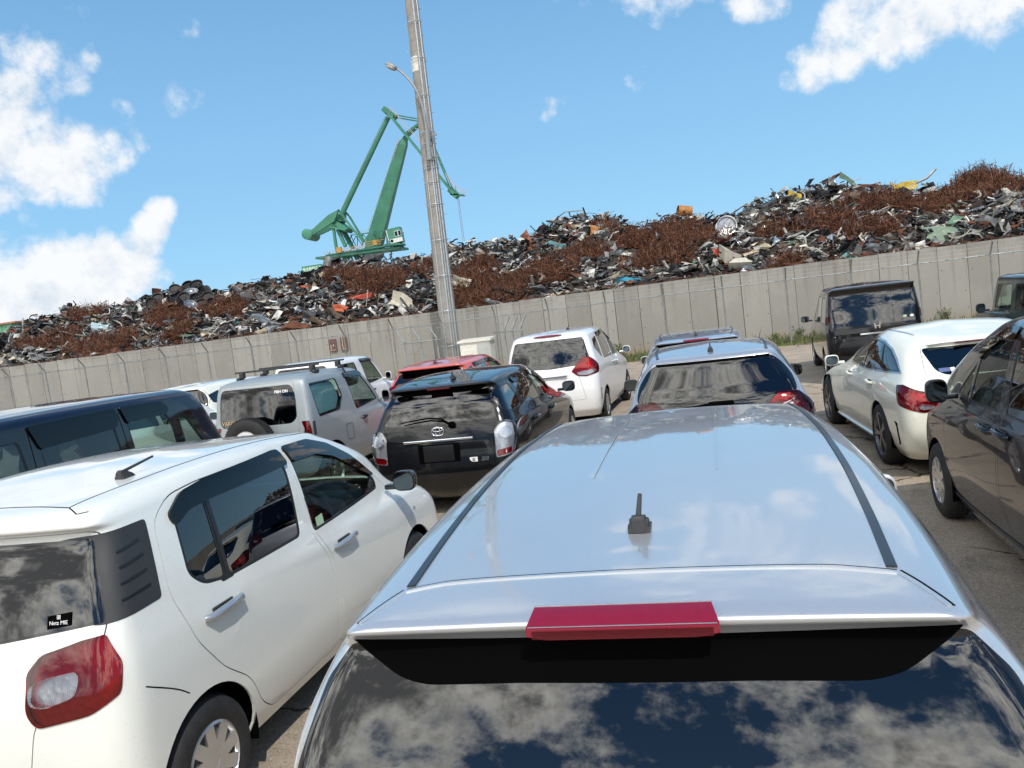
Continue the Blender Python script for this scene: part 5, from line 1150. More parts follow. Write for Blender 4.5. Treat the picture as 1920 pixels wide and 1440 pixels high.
# concrete panel wall
m, t, out = newmat('concrete'); tcn = t.node('ShaderNodeTexCoord'); oc = tcn.outputs['Object']
p = t.node('ShaderNodeBsdfPrincipled'); x_, y_, z_ = t.sep(oc)
cell = t.math('FLOOR', t.math('DIVIDE', t.math('SUBTRACT', x_, PX0), PANEL))
wn = t.node('ShaderNodeTexWhiteNoise', noise_dimensions='1D'); t.put(wn.inputs['W'], cell)
base = t.mix(wn.outputs['Value'], (.255, .246, .220), (.345, .335, .302))
blot = t.noise(oc, .9, 6, .65); base = t.mix(t.math('MULTIPLY', t.ramp(blot, .45, .75), .35), base, (.40, .385, .35))
streak = t.noise(t.vmath('MULTIPLY', oc, (5.5, 1, .16)), 1.0, 5, .6)
topw = t.ramp(z_, .6, 2.5, False)
base = t.mix(t.math('MULTIPLY', t.math('MULTIPLY', t.ramp(streak, .50, .74), topw), .80), base, (.13, .125, .115))
rr_ = t.noise(t.vmath('MULTIPLY', oc, (2.6, 1, .22)), 1.3, 5, .65)
base = t.mix(t.math('MULTIPLY', t.math('MULTIPLY', t.ramp(rr_, .56, .72), t.ramp(z_, .9, 2.5, False)), .42), base, (.19, .125, .085))
base = t.mix(t.math('MULTIPLY', t.ramp(z_, 2.15, 2.52), t.math('MULTIPLY', t.ramp(t.noise(oc, 2.3, 4), .35, .7), .5)), base, (.14, .135, .12))
base = t.mix(t.math('MULTIPLY', t.ramp(z_, .62, .05), t.ramp(t.noise(oc, .8, 3), .35, .65)), base, (.33, .255, .17))
fine = t.noise(oc, 40, 4, .7); base = t.mix(t.math('MULTIPLY', t.ramp(fine, .4, .8), .14), base, (.18, .175, .16))
t.put(p.inputs['Base Color'], base); p.inputs['Roughness'].default_value = .9; p.inputs['Specular IOR Level'].default_value = .3
b = t.node('ShaderNodeBump', ins={'Strength': .25, 'Distance': .01, 'Height': fine}); t.l.new(b.outputs[0], p.inputs['Normal'])
t.l.new(p.outputs[0], out.inputs[0])
pbr('joint dark', (.030, .029, .026), rough=.95, vary=.3)
pbr('joint filler', (.55, .54, .50), rough=.9, vary=.2)
wm = MB(); k0, k1 = -48, 66
for k in range(k0, k1):
    xa, xb = PX0+k*PANEL, PX0+(k+1)*PANEL
    dy = rng.normal(0, .006); dz = rng.normal(0, .008); gw = .010 if k % 2 else .016
    wm.box(((xa+xb)/2, WALL_Y+.16+dy, (WALL_H+dz)/2), (PANEL-2*gw*rng.uniform(.35, 1.1), .32, WALL_H+dz))
    for s_, zz in ((.10, 1.72), (PANEL-.10, 1.76), (.11, .98), (PANEL-.11, 1.0), (.10, .42), (PANEL-.10, .44)):
        if rng.random() < .55: wm.lathe([(0, -.004), (.018, -.004), (.018, .004)], 8, 'y', (xa+s_+rng.normal(0, .03), WALL_Y+dy, zz+rng.normal(0, .03)), mi=1)
L_ = (k1-k0)*PANEL
wm.box((PX0+(k0+k1)/2*PANEL, WALL_Y+.19, WALL_H/2-.02), (L_, .22, WALL_H-.06), mi=1)
for k in (4, 9, 12): wm.box((PX0+k*PANEL, WALL_Y+.02, 1.85), (.02, .03, .42), mi=2)
tag(wm.build('concrete_wall', ['concrete', 'joint dark', 'joint filler']), 'long grey precast concrete wall holding back the scrap heap', 'wall')

# weeds along the wall foot
pbr('weed leaf', (.10, .135, .030), rough=.6, vary=.4, vscale=6)
pbr('weed stem', (.20, .15, .07), rough=.8, vary=.2)
def weed(X, Y, H, n, label):
    b = MB()
    for i in range(n):
        a = rng.uniform(0, 6.28); ln = rng.uniform(.1, .45)*H; hh = H*rng.uniform(.5, 1)
        tip = np.array((ln*math.cos(a), ln*math.sin(a)*.5, hh)); b.tube([(0, 0, 0), tip*.5+np.array((0, 0, .08*H)), tip], [.006, .005, .002], 4, mi=1)
        for k in range(9):
            f = rng.uniform(.25, 1); c = tip*f+rng.normal(0, .03, 3); q = rng.normal(0, 1, 3); q /= np.linalg.norm(q); r2 = np.cross(q, rng.normal(0, 1, 3)); r2 /= np.linalg.norm(r2); s_ = rng.uniform(.03, .07)
            b.add([c-q*s_, c-r2*s_*.4, c+q*s_, c+r2*s_*.4], [(0, 1, 2, 3)])
    r_ = empty('weed', (X, Y, 0)); tag(r_, label, 'plant', 'weeds along the wall')
    o = b.build('foliage', ['weed leaf', 'weed stem'], r_); return r_
def xat(px, py, Y): return float(at_y(px, py, Y)[0])
weed(xat(1770, 580, 28.9), 28.9, .55, 16, 'yellowish weed growing up a wall joint between the black van and the green off-roader')
weed(xat(1500, 640, 28.7), 28.7, .42, 24, 'bushy dry weed at the wall foot left of the black van')
weed(xat(1455, 640, 28.8), 28.8, .34, 18, 'low weed at the wall foot ahead of the silver hatchbacks')
weed(xat(1165, 690, 28.3), 28.3, .6, 30, 'leafy weed tuft showing between the white minivan and the silver hatchbacks')
weed(xat(1290, 612, 28.95), 28.95, .55, 10, 'thin weed in a wall joint above the blue silver roof')

# ------------------------------------------------------------------ fences
pbr('galvanised', (.31, .335, .335), rough=.45, metal=.55, vary=.2, vscale=5)
pbr('galvanised wire', (.42, .43, .42), rough=.5, metal=.4, vary=.1)
FY, FH, SP = 26.9, 2.06, 1.95
fx0 = xat(1473, 520, FY)
fr_ = empty('chain_link_fence', (fx0, FY, 0)); tag(fr_, 'tall galvanised chain link fence with barbed wire in front of the wall', 'fence')
ks = list(range(-20, 7))
pb = MB(); pb.tube([(0, 0, 0), (0, 0, FH+.02), (0, -.02, FH+.06), (0, -.30, FH+.40)], .025, 8)
for z in (FH-.02, FH-.55, .15): pb.lathe([(.036, -.025), (.036, .025)], 8, 'z', (0, 0, z))
post0 = pb.build('post', 'galvanised', fr_, smooth=True, auto=40); post0.location = (ks[0]*SP, 0, 0)
for k in ks[1:]:
    c = post0.copy(); COL.objects.link(c); c.parent = fr_; c.location = (k*SP, 0, 0); c.rotation_euler = (rng.normal(0, .006), rng.normal(0, .008), 0)
xa, xb = ks[0]*SP, ks[-1]*SP
rb = MB(); rb.tube([(x, 0, FH) for x in np.linspace(xa, xb, 60)], .016, 8)
for x in np.arange(xa, xb, .45): rb.lathe([(.027, -.02), (.027, .02)], 7, 'x', (x, 0, FH), mi=0)
rb.build('top_rail', 'galvanised', fr_, smooth=True, auto=40)
bw = MB()
for f in (.25, .6, .95):
    xs = np.linspace(xa, xb, 27*12); zz = FH+.06+.34*f-.02*np.abs(np.sin((xs-xa)/SP*math.pi)); bw.tube(np.stack([xs, np.full_like(xs, -.02-.28*f), zz], 1), .0032, 4)
    for x in np.arange(xa, xb, .13): bw.beam((x-.012, -.02-.28*f-.012, FH+.045+.34*f), (x+.012, -.02-.28*f+.012, FH+.065+.34*f), .003)
bw.build('barbed_wire', 'galvanised wire', fr_)
def chainlink(xa, xb, z0, z1, pitch=.085, r=.0022):
    V = []; F = []; n = 0; H = z1-z0
    for sg in (1, -1):
        for x in np.arange(xa-H if sg > 0 else xa, xb if sg > 0 else xb+H, pitch):
            a = np.array((x, 0, z0)); e = np.array((x+sg*H, 0, z1))
            # clip in x
            ta = 0.0; tb = 1.0
            if e[0] != a[0]:
                t1, t2 = sorted(((xa-a[0])/(e[0]-a[0]), (xb-a[0])/(e[0]-a[0]))); ta, tb = max(ta, t1), min(tb, t2)
            if tb-ta < .02: continue
            p0, p1 = a+(e-a)*ta, a+(e-a)*tb; o = .002*sg
            V += [p0+(0, o, -r*1.4), p0+(0, o+r, r*.7), p0+(0, o-r, r*.7), p1+(0, o, -r*1.4), p1+(0, o+r, r*.7), p1+(0, o-r, r*.7)]
            F += [(n, n+1, n+4, n+3), (n+1, n+2, n+5, n+4), (n+2, n, n+3, n+5)]; n += 6
    return V, F
V, F = chainlink(xa, xb, .06, FH-.01); mesh('wire_mesh', V, F, 'galvanised wire', fr_, False)

# small enclosure round the pole and the cabinet
EY = 25.9
er = empty('enclosure_fence', (0, EY, 0)); tag(er, 'low galvanised fence with outward bent post tops around the lamp pole and cabinet', 'fence')
exs = [(xat(757, 640, EY), -1), (xat(783, 637, EY), -1), (xat(809, 632, EY), -1), (xat(938, 620, EY), 1), (xat(957, 618, EY), 1), (xat(975, 613, EY), 1)]
for i, (x, sg) in enumerate(exs):
    b = MB(); b.tube([(0, 0, 0), (0, 0, 1.55), (sg*.03, 0, 1.62), (sg*.24, 0, 2.0)], .030, 8); b.lathe([(.040, -.05), (.040, .05)], 8, 'z', (0, 0, 1.52)); b.box((0, -.03, 1.42), (.06, .03, .12))
    o = b.build('post', 'galvanised', er, smooth=True, auto=40); o.location = (x, [.0, .25, .5, .5, .25, 0][i], 0)
b = MB(); b.tube([(exs[0][0]-.1, 0, 1.5), (exs[2][0]+.4, .5, 1.5)], .020, 8); b.tube([(exs[3][0]-.4, .5, 1.5), (exs[5][0]+.1, 0, 1.5)], .020, 8); b.build('top_rail', 'galvanised', er, smooth=True)
b = MB()
for f in (.4, .9):
    for (i, j) in ((0, 2), (3, 5)):
        A = np.array((exs[i][0]+exs[i][1]*.22*f, [.0, .25, .5, .5, .25, 0][i], 1.62+.38*f)); B = np.array((exs[j][0]+exs[j][1]*.22*f, [.0, .25, .5, .5, .25, 0][j], 1.62+.38*f))
        b.tube([A, (A+B)/2-(0, 0, .03), B], .003, 4)
b.build('barbed_wire', 'galvanised wire', er)
for (i, j) in ((0, 2), (3, 5)):
    V, F = chainlink(exs[i][0], exs[j][0]+(.0), .06, 1.49); V = np.array(V); V[:, 1] += np.interp(V[:, 0], [exs[i][0], exs[j][0]], [[.0, .5], [.5, 0]][i//3]); mesh('wire_mesh', V, F, 'galvanised wire', er, False)

# electrical cabinet
pbr('cabinet paint', (.66, .65, .58), rough=.45, vary=.06, vscale=3); pbr('cabinet side', (.40, .42, .40), rough=.5, vary=.08, vscale=3)
CYY = 26.35; ca, cb_ = xat(862, 650, CYY), xat(919, 650, CYY); ct = float(at_y(890, 640, CYY)[2])
cr_ = empty('electrical_cabinet', ((ca+cb_)/2, CYY+.3, 0)); tag(cr_, 'cream steel electrical cabinet with a sloping lid behind the red car', 'cabinet')
wd = cb_-ca; sx = xat(894, 650, CYY)-(ca+cb_)/2
b = MB(); b.box((0, 0, ct/2), (wd, .6, ct-.02), bev=.01); b.build('body', 'cabinet paint', cr_)
b = MB(); b.prism([(-.36, ct-.02), (.36, ct-.02), (.36, ct+.10), (-.36, ct+.05)], -wd/2-.06, wd/2+.06, 'x'); b.build('lid', 'cabinet paint', cr_)
b = MB(); b.box(((-wd/2+sx)/2, -.306, ct*.48), (sx+wd/2-.04, .012, ct*.86), bev=.004); b.box((-.02+sx-.28, -.316, ct*.72), (.26, .02, .16), bev=.005); b.build('door', 'cabinet paint', cr_)
b = MB(); b.box(((wd/2+sx)/2, -.308, ct*.48), (wd/2-sx-.02, .012, ct*.88), bev=.004); b.box((sx+.05, -.318, ct*.55), (.03, .02, .14), bev=.004); o = b.build('door', 'cabinet side', cr_); o['label'] = 'grey right-hand cabinet door'

# brown notice boards
pbr('brown board', (.115, .045, .040), rough=.6, vary=.12); pbr('board text', (.50, .40, .25), rough=.6, vary=0)
NYY = WALL_Y-.06
for (x0, x1, y0, y1, lab) in ((616, 633, 637, 660, 'brown notice board with a large 10 behind the fence'), (637, 653, 633, 658, 'plain brown notice board with a pale frame line behind the fence')):
    A, B = at_y(x0, y0, NYY), at_y(x1, y1-2, NYY); w_, h_ = B[0]-A[0], A[2]-B[2]
    r_ = empty('notice_board', ((A[0]+B[0])/2, NYY, (A[2]+B[2])/2)); tag(r_, lab, 'sign', 'brown boards on the wall')
    b = MB(); b.box((0, 0, 0), (w_, .03, h_)); b.build('panel', 'brown board', r_)
    if x0 < 620:
        text_mesh('board_text', '1', h_*.52, 'board text', r_, (-w_*.27, -.022, -h_*.16), (R(90), 0, 0), .002, bold=.006)
        b = MB(); b.ellip((w_*.08, -.02, -h_*.02), (w_*.09, .004, h_*.10)); b.box((-.02, -.018, -h_*.40), (w_*.8, .004, .02)); b.build('board_mark', 'board text', r_)
    else:
        b = MB(); b.box((-w_*.18, -.018, 0), (.03, .004, h_*.94)); b.box((w_*.1, -.018, -h_*.38), (w_*.6, .004, .02)); b.build('board_mark', 'board text', r_)

# ------------------------------------------------------------------ tall concrete pole with a lamp
pbr('pole concrete', (.27, .255, .235), rough=.85, vary=.14, vscale=2.2, bump=.15, bscale=40); pbr('pole steel', (.46, .49, .50), rough=.4, metal=.5, vary=.1); pbr('lamp steel', (.26, .28, .285), rough=.5, metal=.3, vary=.1); pbr('lamp glass', (.30, .30, .27), rough=.15, vary=.1, coat=1); pbr('white patch', (.62, .60, .55), rough=.8, vary=.15)
PYY = 27.75
pa, pb_ = at_y(846, 655, PYY), at_y(771.5, 0, PYY)
ax_ = (pb_-pa)/(pb_[2]-pa[2]); base_ = pa-ax_*pa[2]; H_ = float(pb_[2])+3.2
pr_ = empty('utility_pole', tuple(base_)); tag(pr_, 'tall tapering concrete pole with conduits, step bolts and a curved lamp arm', 'pole')
def pc(z): return np.array((ax_[0]*z, ax_[1]*z, z))
def prad(z): return .335 - (.335-.235)*z/(H_-3.2)
b = MB(); zs = np.linspace(-.1, H_, 30); b.tube([pc(z) for z in zs], [prad(z) for z in zs], 36); b.build('shaft', 'pole concrete', pr_, smooth=True, auto=40)
zl = float(at_y(805, 300, PYY-.4)[2])
for (ang, r_, z0, z1) in ((-100, .020, .0, zl-.1), (-62, .030, 0, H_), (-48, .024, 0, zl+.4), (-30, .034, .0, H_-.4)):
    a = R(ang); b = MB(); zs = np.linspace(z0, z1, 24); b.tube([pc(z)+(prad(z)+r_*.9)*np.array((math.cos(a), math.sin(a), 0)) for z in zs], r_, 8); b.build('conduit', 'pole steel', pr_, smooth=True, auto=40)
for z in list(np.arange(1.2, H_-.3, 1.28))+[zl-.15, zl+.62, zl-.75]:
    bb = MB(); bb.lathe([(prad(z)+.006, -.016), (prad(z)+.008, .016)], 30, 'z', tuple(pc(z)))
    a0 = np.linspace(R(-112), R(-15), 12); bb.tube([pc(z)+(prad(z)+.066)*np.array((math.cos(q), math.sin(q), 0)) for q in a0], .010, 6)
    for q in (R(-180), R(0)): bb.box(pc(z)+(prad(z)+.03)*np.array((math.cos(q), math.sin(q), 0)), (.06, .03, .03))
    bb.build('band', 'pole steel', pr_, smooth=True, auto=40)
for i, z in enumerate(np.arange(1.9, H_-.4, .45)):
    sg = 1 if i % 2 else -1; b = MB(); c = pc(z); b.tube([c+(sg*(prad(z)-.02), 0, 0), c+(sg*(prad(z)+.13), 0, 0), c+(sg*(prad(z)+.135), 0, .035)], .009, 6); b.build('step_bolt', 'pole steel', pr_, smooth=True)
for (px_, py_, ry) in ((778, 118, .26),):
    z = float(at_y(px_, py_, PYY-.3)[2]); a0 = np.linspace(R(-150), R(-75), 10); V = [pc(zz)+(prad(zz)+.004)*np.array((math.cos(q), math.sin(q), 0)) for zz in (z-ry, z+ry) for q in a0]
    b = MB(); b.add(V, [(i, i+1, 11+i, 10+i) for i in range(9)]); b.build('repair_patch', 'white patch', pr_, smooth=True)
LYY = PYY-.42
def lp(px_, py_, dy=0.0): return at_y(px_, py_, LYY+dy)-base_
b = MB(); c0, c1 = lp(806, 300), lp(800.5, 245); b.tube([c0, c0+(c1-c0)*.18, c0+(c1-c0)*.19, c1*1.0], [.105, .105, .095, .095], 14)
arm = [c1, lp(795, 212), lp(788.5, 188), lp(777, 163), lp(762, 144), lp(748, 132), lp(742, 128)]
P_ = pchip(np.arange(len(arm)), np.array(arm), np.linspace(0, len(arm)-1, 26)); b.tube(P_, np.linspace(.050, .034, 26), 10)
for f in (.12, .85): q = c0+(c1-c0)*f; b.box(q+(.12, .14, 0), (.34, .06, .07))
b.build('lamp_arm', 'lamp steel', pr_, smooth=True, auto=40)
hd = lp(734, 124); ld = arm[-1]-hd; ang = math.atan2(ld[2], ld[0])
ca_, sa_ = math.cos(ang), math.sin(ang); rot = [[ca_, 0, -sa_], [0, 1, 0], [sa_, 0, ca_]]
b = MB(); b.ellip(hd, (.24, .15, .09), 20, 12, e=.75, rot=rot); b.tube([hd-ld*.2, arm[-1]+ld*.15], [.07, .055], 10); lh = b.build('lamp_head', 'lamp steel', pr_, smooth=True, auto=50)
b = MB(); b.ellip(hd+np.array((-.02, -.03, -.055)), (.20, .13, .075), 16, 10, e=.85, rot=rot); b.build('lamp_glass', 'lamp glass', lh, smooth=True)

# ------------------------------------------------------------------ scrap heap
HY0, HY1 = WALL_Y+.35, 36.0
sil = [(-260,690),(-100,655),(0,640),(60,603),(100,597),(145,580),(200,580),(280,566),(300,553),(370,545),(420,556),(450,538),(520,528),(570,518),(600,507),(640,497),(700,488),(740,490),(800,486),(850,462),(880,462),(930,455),(975,450),(1020,436),(1040,416),(1080,408),(1140,404),(1165,416),(1175,428),(1220,421),(1250,411),(1290,404),(1330,411),(1390,400),(1420,384),(1470,362),(1510,356),(1560,348),(1600,354),(1650,354),(1680,364),(1730,360),(1790,350),(1830,338),(1860,340),(1900,348),(1960,352),(2100,350),(2300,390)]
SP_ = np.array([at_y(x, y, HY1) for x, y in sil]); SX, SZ = SP_[:, 0], SP_[:, 2]
def crest(x): return np.interp(x, SX, SZ)
def heapz(x, y):
    x = np.asarray(x, float); y = np.asarray(y, float); s = np.clip((y-HY0)/(HY1-HY0), 0, 1.6)
    c = crest(x); z0 = WALL_H-.12
    up = z0+(c-z0)*(np.minimum(s, 1)**.85)
    lump = .22*np.sin(x*1.7+y*.9)*np.sin(x*.63-y*1.3+1)+.12*np.sin(x*3.9+2)*np.sin(y*3.1)
    return up+lump*np.sin(np.clip(s, 0, 1)*math.pi)*.9-np.maximum(s-1, 0)*4.0
def on_heap(px, py):
    for Y in np.arange(HY0, HY1+.6, .05):
        q = at_y(px, py, Y)
        if heapz(q[0], Y) >= q[2]: return np.array((q[0], Y, heapz(q[0], Y)))
    q = at_y(px, py, HY1); return np.array((q[0], HY1, q[2]))
pbr('heap dark', (.035, .028, .024), rough=.95, vary=.6, vscale=2.5)
xs = np.linspace(SX[0], SX[-1], 320); ys = np.linspace(HY0-.05, HY1+3.2, 50); GX, GY = np.meshgrid(xs, ys); GZ = heapz(GX, GY)-.10+rng.normal(0, .05, GX.shape); GZ[0] = 1.5
V = np.stack([GX, GY, GZ], -1).reshape(-1, 3); F = [(j*320+i, j*320+i+1, (j+1)*320+i+1, (j+1)*320+i) for j in range(49) for i in range(319)]
hm = mesh('scrap_heap', V, F, 'heap dark', None, False); tag(hm, kind='structure')

SC = [('scrap black', (.014, .014, .015), .55, .2), ('scrap dark', (.045, .044, .044), .6, .3), ('scrap grey', (.15, .15, .145), .55, .4), ('scrap light', (.34, .335, .315), .55, .15), ('scrap white', (.54, .53, .48), .55, 0.),
      ('scrap rust', (.115, .045, .024), .9, 0.), ('scrap blue grey', (.17, .20, .22), .5, .2), ('scrap beige', (.42, .36, .26), .7, 0.), ('scrap brown', (.10, .070, .050), .85, 0.), ('scrap teal', (.10, .24, .24), .55, 0.), ('scrap green', (.10, .17, .11), .6, 0.), ('scrap silver', (.48, .49, .50), .32, .75), ('scrap red', (.36, .06, .03), .6, 0.)]
for nme, c, r_, me in SC: pbr(nme, c, rough=r_, metal=me, vary=.35, vscale=3.0, bump=.3, bscale=9, spec=.4)
SCN = [s[0] for s in SC]; SCW = np.array([.16, .17, .17, .15, .075, .12, .02, .035, .09, .006, .008, .05, .002]); SCW /= SCW.sum()
# rusty wire zones (photo x, y, half sizes)
ZONES = [(90,640,55,16),(190,650,60,18),(165,592,34,12),(325,596,42,18),(425,582,42,20),(332,628,20,16),(745,524,62,22),(690,533,34,16),(640,515,30,12),(885,512,38,22),(925,545,62,26),(865,560,30,22),(1030,512,40,22),(1100,478,30,16),(1200,452,52,26),(1290,440,58,26),(1230,485,52,20),(1545,412,40,18),(1640,385,42,18),(1735,392,52,16),(1640,432,36,12),(1815,362,60,20),(1870,345,52,22),(1835,330,30,18),(1480,500,26,10),(1450,440,22,12)]
def in_zone(px, py): return any(((px-a)/c)**2+((py-b)/d)**2 < 1 for a, b, c, d in ZONES)
def cam_px(P):
    d = np.asarray(P)-CO; z = d @ CF; return 960+CAM_F*(d @ CR)/z, 720-CAM_F*(d @ CU)/z
def rmat(rg, flat=.5):
    q = rg.normal(0, 1, 4); q /= np.linalg.norm(q); w, x, y, z = q
    Rm = np.array([[1-2*(y*y+z*z), 2*(x*y-z*w), 2*(x*z+y*w)], [2*(x*y+z*w), 1-2*(x*x+z*z), 2*(y*z-x*w)], [2*(x*z-y*w), 2*(y*z+x*w), 1-2*(x*x+y*y)]])
    return Rm
def piece(rg, kind, s):
    """vertices and faces of one bit of scrap, about s metres across"""
    if kind == 'sheet':
        nx, ny = 4, 3; u, v = np.meshgrid(np.linspace(-.5, .5, nx), np.linspace(-.5, .5, ny)); asp = rg.uniform(.14, .75)
        z = rg.normal(0, .085, u.shape)+rg.normal(0, .35)*u*u+rg.normal(0, .5)*v*v+rg.normal(0, .4)*u*v
        V = np.stack([u+rg.normal(0, .05, u.shape), v*asp+rg.normal(0, .05, u.shape), z], -1).reshape(-1, 3)*s
        F = [(j*nx+i, j*nx+i+1, (j+1)*nx+i+1, (j+1)*nx+i) for j in range(ny-1) for i in range(nx-1)]
        n = len(V); V = np.concatenate([V, V+(0, 0, .012)]); F = F+[tuple(n+k for k in f[::-1]) for f in F]
        bd = [i for i in range(nx)]+[j*nx+nx-1 for j in range(1, ny)]+[(ny-1)*nx+i for i in range(nx-2, -1, -1)]+[j*nx for j in range(ny-2, 0, -1)]
        F += [(bd[k], n+bd[k], n+bd[(k+1) % len(bd)], bd[(k+1) % len(bd)]) for k in range(len(bd))]
        return V, F
    if kind == 'bar':
        b = MB(); w = s*rg.uniform(.03, .09); pts = np.cumsum(np.stack([np.full(4, s/3), rg.normal(0, .10, 4)*s, rg.normal(0, .10, 4)*s], 1), 0); pts -= pts.mean(0); b.tube(pts, w*.6, 4); return np.concatenate(b.V), b.F
    if kind == 'chunk':
        b = MB(); b.box((0, 0, 0), (s, s*rg.uniform(.35, .8), s*rg.uniform(.25, .6))); V = np.concatenate(b.V); return V+rg.normal(0, .10*s, V.shape), b.F
    if kind == 'curl':
        a = np.linspace(0, rg.uniform(2, 5), 7); r_ = s*.4*(1+.1*a); w = s*rg.uniform(.2, .6); P = np.stack([r_*np.cos(a), r_*np.sin(a)], 1)
        V = np.concatenate([np.stack([P[:, 0], np.full(7, -w/2), P[:, 1]], 1), np.stack([P[:, 0], np.full(7, w/2), P[:, 1]], 1)])+rg.normal(0, .03*s, (14, 3)); F = [(i, i+1, 8+i, 7+i) for i in range(6)]
        n = 14; V = np.concatenate([V, V*.97]); F += [tuple(n+k for k in f[::-1]) for f in F[:6]]; return V, F
KINDS = ['sheet', 'bar', 'chunk', 'curl']; KW = [.52, .32, .08, .08]
Vs = []; Fs = []; Ms = []; nv = 0; cnt = 0; NP = 14000
xs = rng.uniform(SX[1]-1, SX[-2], NP*2); ss = rng.beta(1.0, 1.05, NP*2)
for i in range(NP*2):
    if cnt >= NP: break
    x = xs[i]; y = HY0+.05+ss[i]*(HY1-HY0+.25); z = float(heapz(x, y)); px_, py_ = cam_px((x, y, z))
    if in_zone(px_, py_) and rng.random() < .66: continue
    k = rng.choice(KINDS, p=KW); s = float(np.clip(rng.lognormal(-1.34, .48), .09, .75)); s = s*1.7 if k == 'bar' else s
    v, f = piece(rng, k, s); v = v*np.array((1.25, 1, 1)) @ rmat(rng).T; v = v*np.array((1.12, 1, .62)); off = rng.normal(.0, .05)
    if y > HY1-.5: off += abs(rng.normal(0, .10))
    v = v+np.array((x, y, z+off)); v[:, 1] = np.maximum(v[:, 1], WALL_Y+.06); v[:, 2] = np.where(v[:, 1] < WALL_Y+.34, np.maximum(v[:, 2], WALL_H+.012), v[:, 2])
    cl = 6*px_/1920; wgt = SCW.copy()
    blob = math.sin(px_*.021+py_*.013)+math.sin(px_*.008-py_*.03)
    if blob > .5: wgt[[0, 1]] *= 2.0
    elif blob < -.5: wgt[[3, 4, 2, 11]] *= 1.8
    wgt /= wgt.sum(); c = rng.choice(len(SCN), p=wgt)
    Vs.append(v); Fs += [[a+nv for a in q] for q in f]; Ms += [c]*len(f); nv += len(v); cnt += 1
tag(mesh('scrap_metal', np.concatenate(Vs), Fs, SCN, None, False, midx=Ms), kind='stuff')

# single larger pieces, copied from a few crushed shapes
protos = {}
def proto(kind, mat, var):
    key = (kind, mat, var)
    if key not in protos:
        rg = np.random.default_rng(abs(hash((KINDS.index(kind), SCN.index(mat), var))) % 99991 if False else KINDS.index(kind)*1000+SCN.index(mat)*37+var)
        v, f = piece(rg, kind, 1.0)
        me = bpy.data.meshes.new('scrap_'+kind); me.from_pydata(np.asarray(v).tolist(), [], [list(map(int, q)) for q in f]); me.materials.append(M[mat]); me.update(); protos[key] = me
    return protos[key]
NAMES = {'sheet': 'scrap_sheet', 'bar': 'scrap_rod', 'chunk': 'scrap_lump', 'curl': 'scrap_strip'}
WORDS = {'sheet': 'crumpled sheet', 'bar': 'bent rod', 'chunk': 'crushed lump', 'curl': 'curled strip'}
CW = {'scrap light': 'light grey', 'scrap white': 'off white', 'scrap grey': 'mid grey', 'scrap beige': 'beige', 'scrap blue grey': 'blue grey', 'scrap silver': 'bare shiny', 'scrap dark': 'dark grey', 'scrap brown': 'brown'}
np_ = 0; tries = 0
while np_ < 225 and tries < 4000:
    tries += 1; px_ = rng.uniform(-10, 1930); y = HY0+.1+rng.beta(1.0, 1.7)*(HY1-HY0-.3)
    q = at_y(px_, 500, y); x = q[0]; z = float(heapz(x, y)); px_, py_ = cam_px((x, y, z))
    if in_zone(px_, py_) and rng.random() < .85: continue
    k = rng.choice(KINDS, p=[.60, .26, .06, .08]); mt = rng.choice(list(CW), p=[.28, .20, .16, .08, .03, .13, .08, .04])
    me = proto(k, mt, int(rng.integers(0, 3))); o = bpy.data.objects.new(NAMES[k], me); COL.objects.link(o)
    s = rng.uniform(.30, .66)*(1.5 if k == 'bar' else 1)*(.8 if k == 'chunk' else 1); o.scale = (s, s, s); o.location = (x, max(y, WALL_Y+.40+s*.30), z+.10+(.12*s if y < 30.3 else 0)); o.rotation_euler = (rng.normal(.5, .7), rng.normal(0, .6), rng.uniform(0, 6.28))
    band = 'low on the heap just above the wall' if y < 31.2 else ('on the middle slope of the heap' if y < 33.8 else 'near the top of the heap')
    tag(o, f'{CW[mt]} {WORDS[k]} of scrap metal lying {band}', 'scrap metal', 'loose pieces on the scrap heap'); np_ += 1

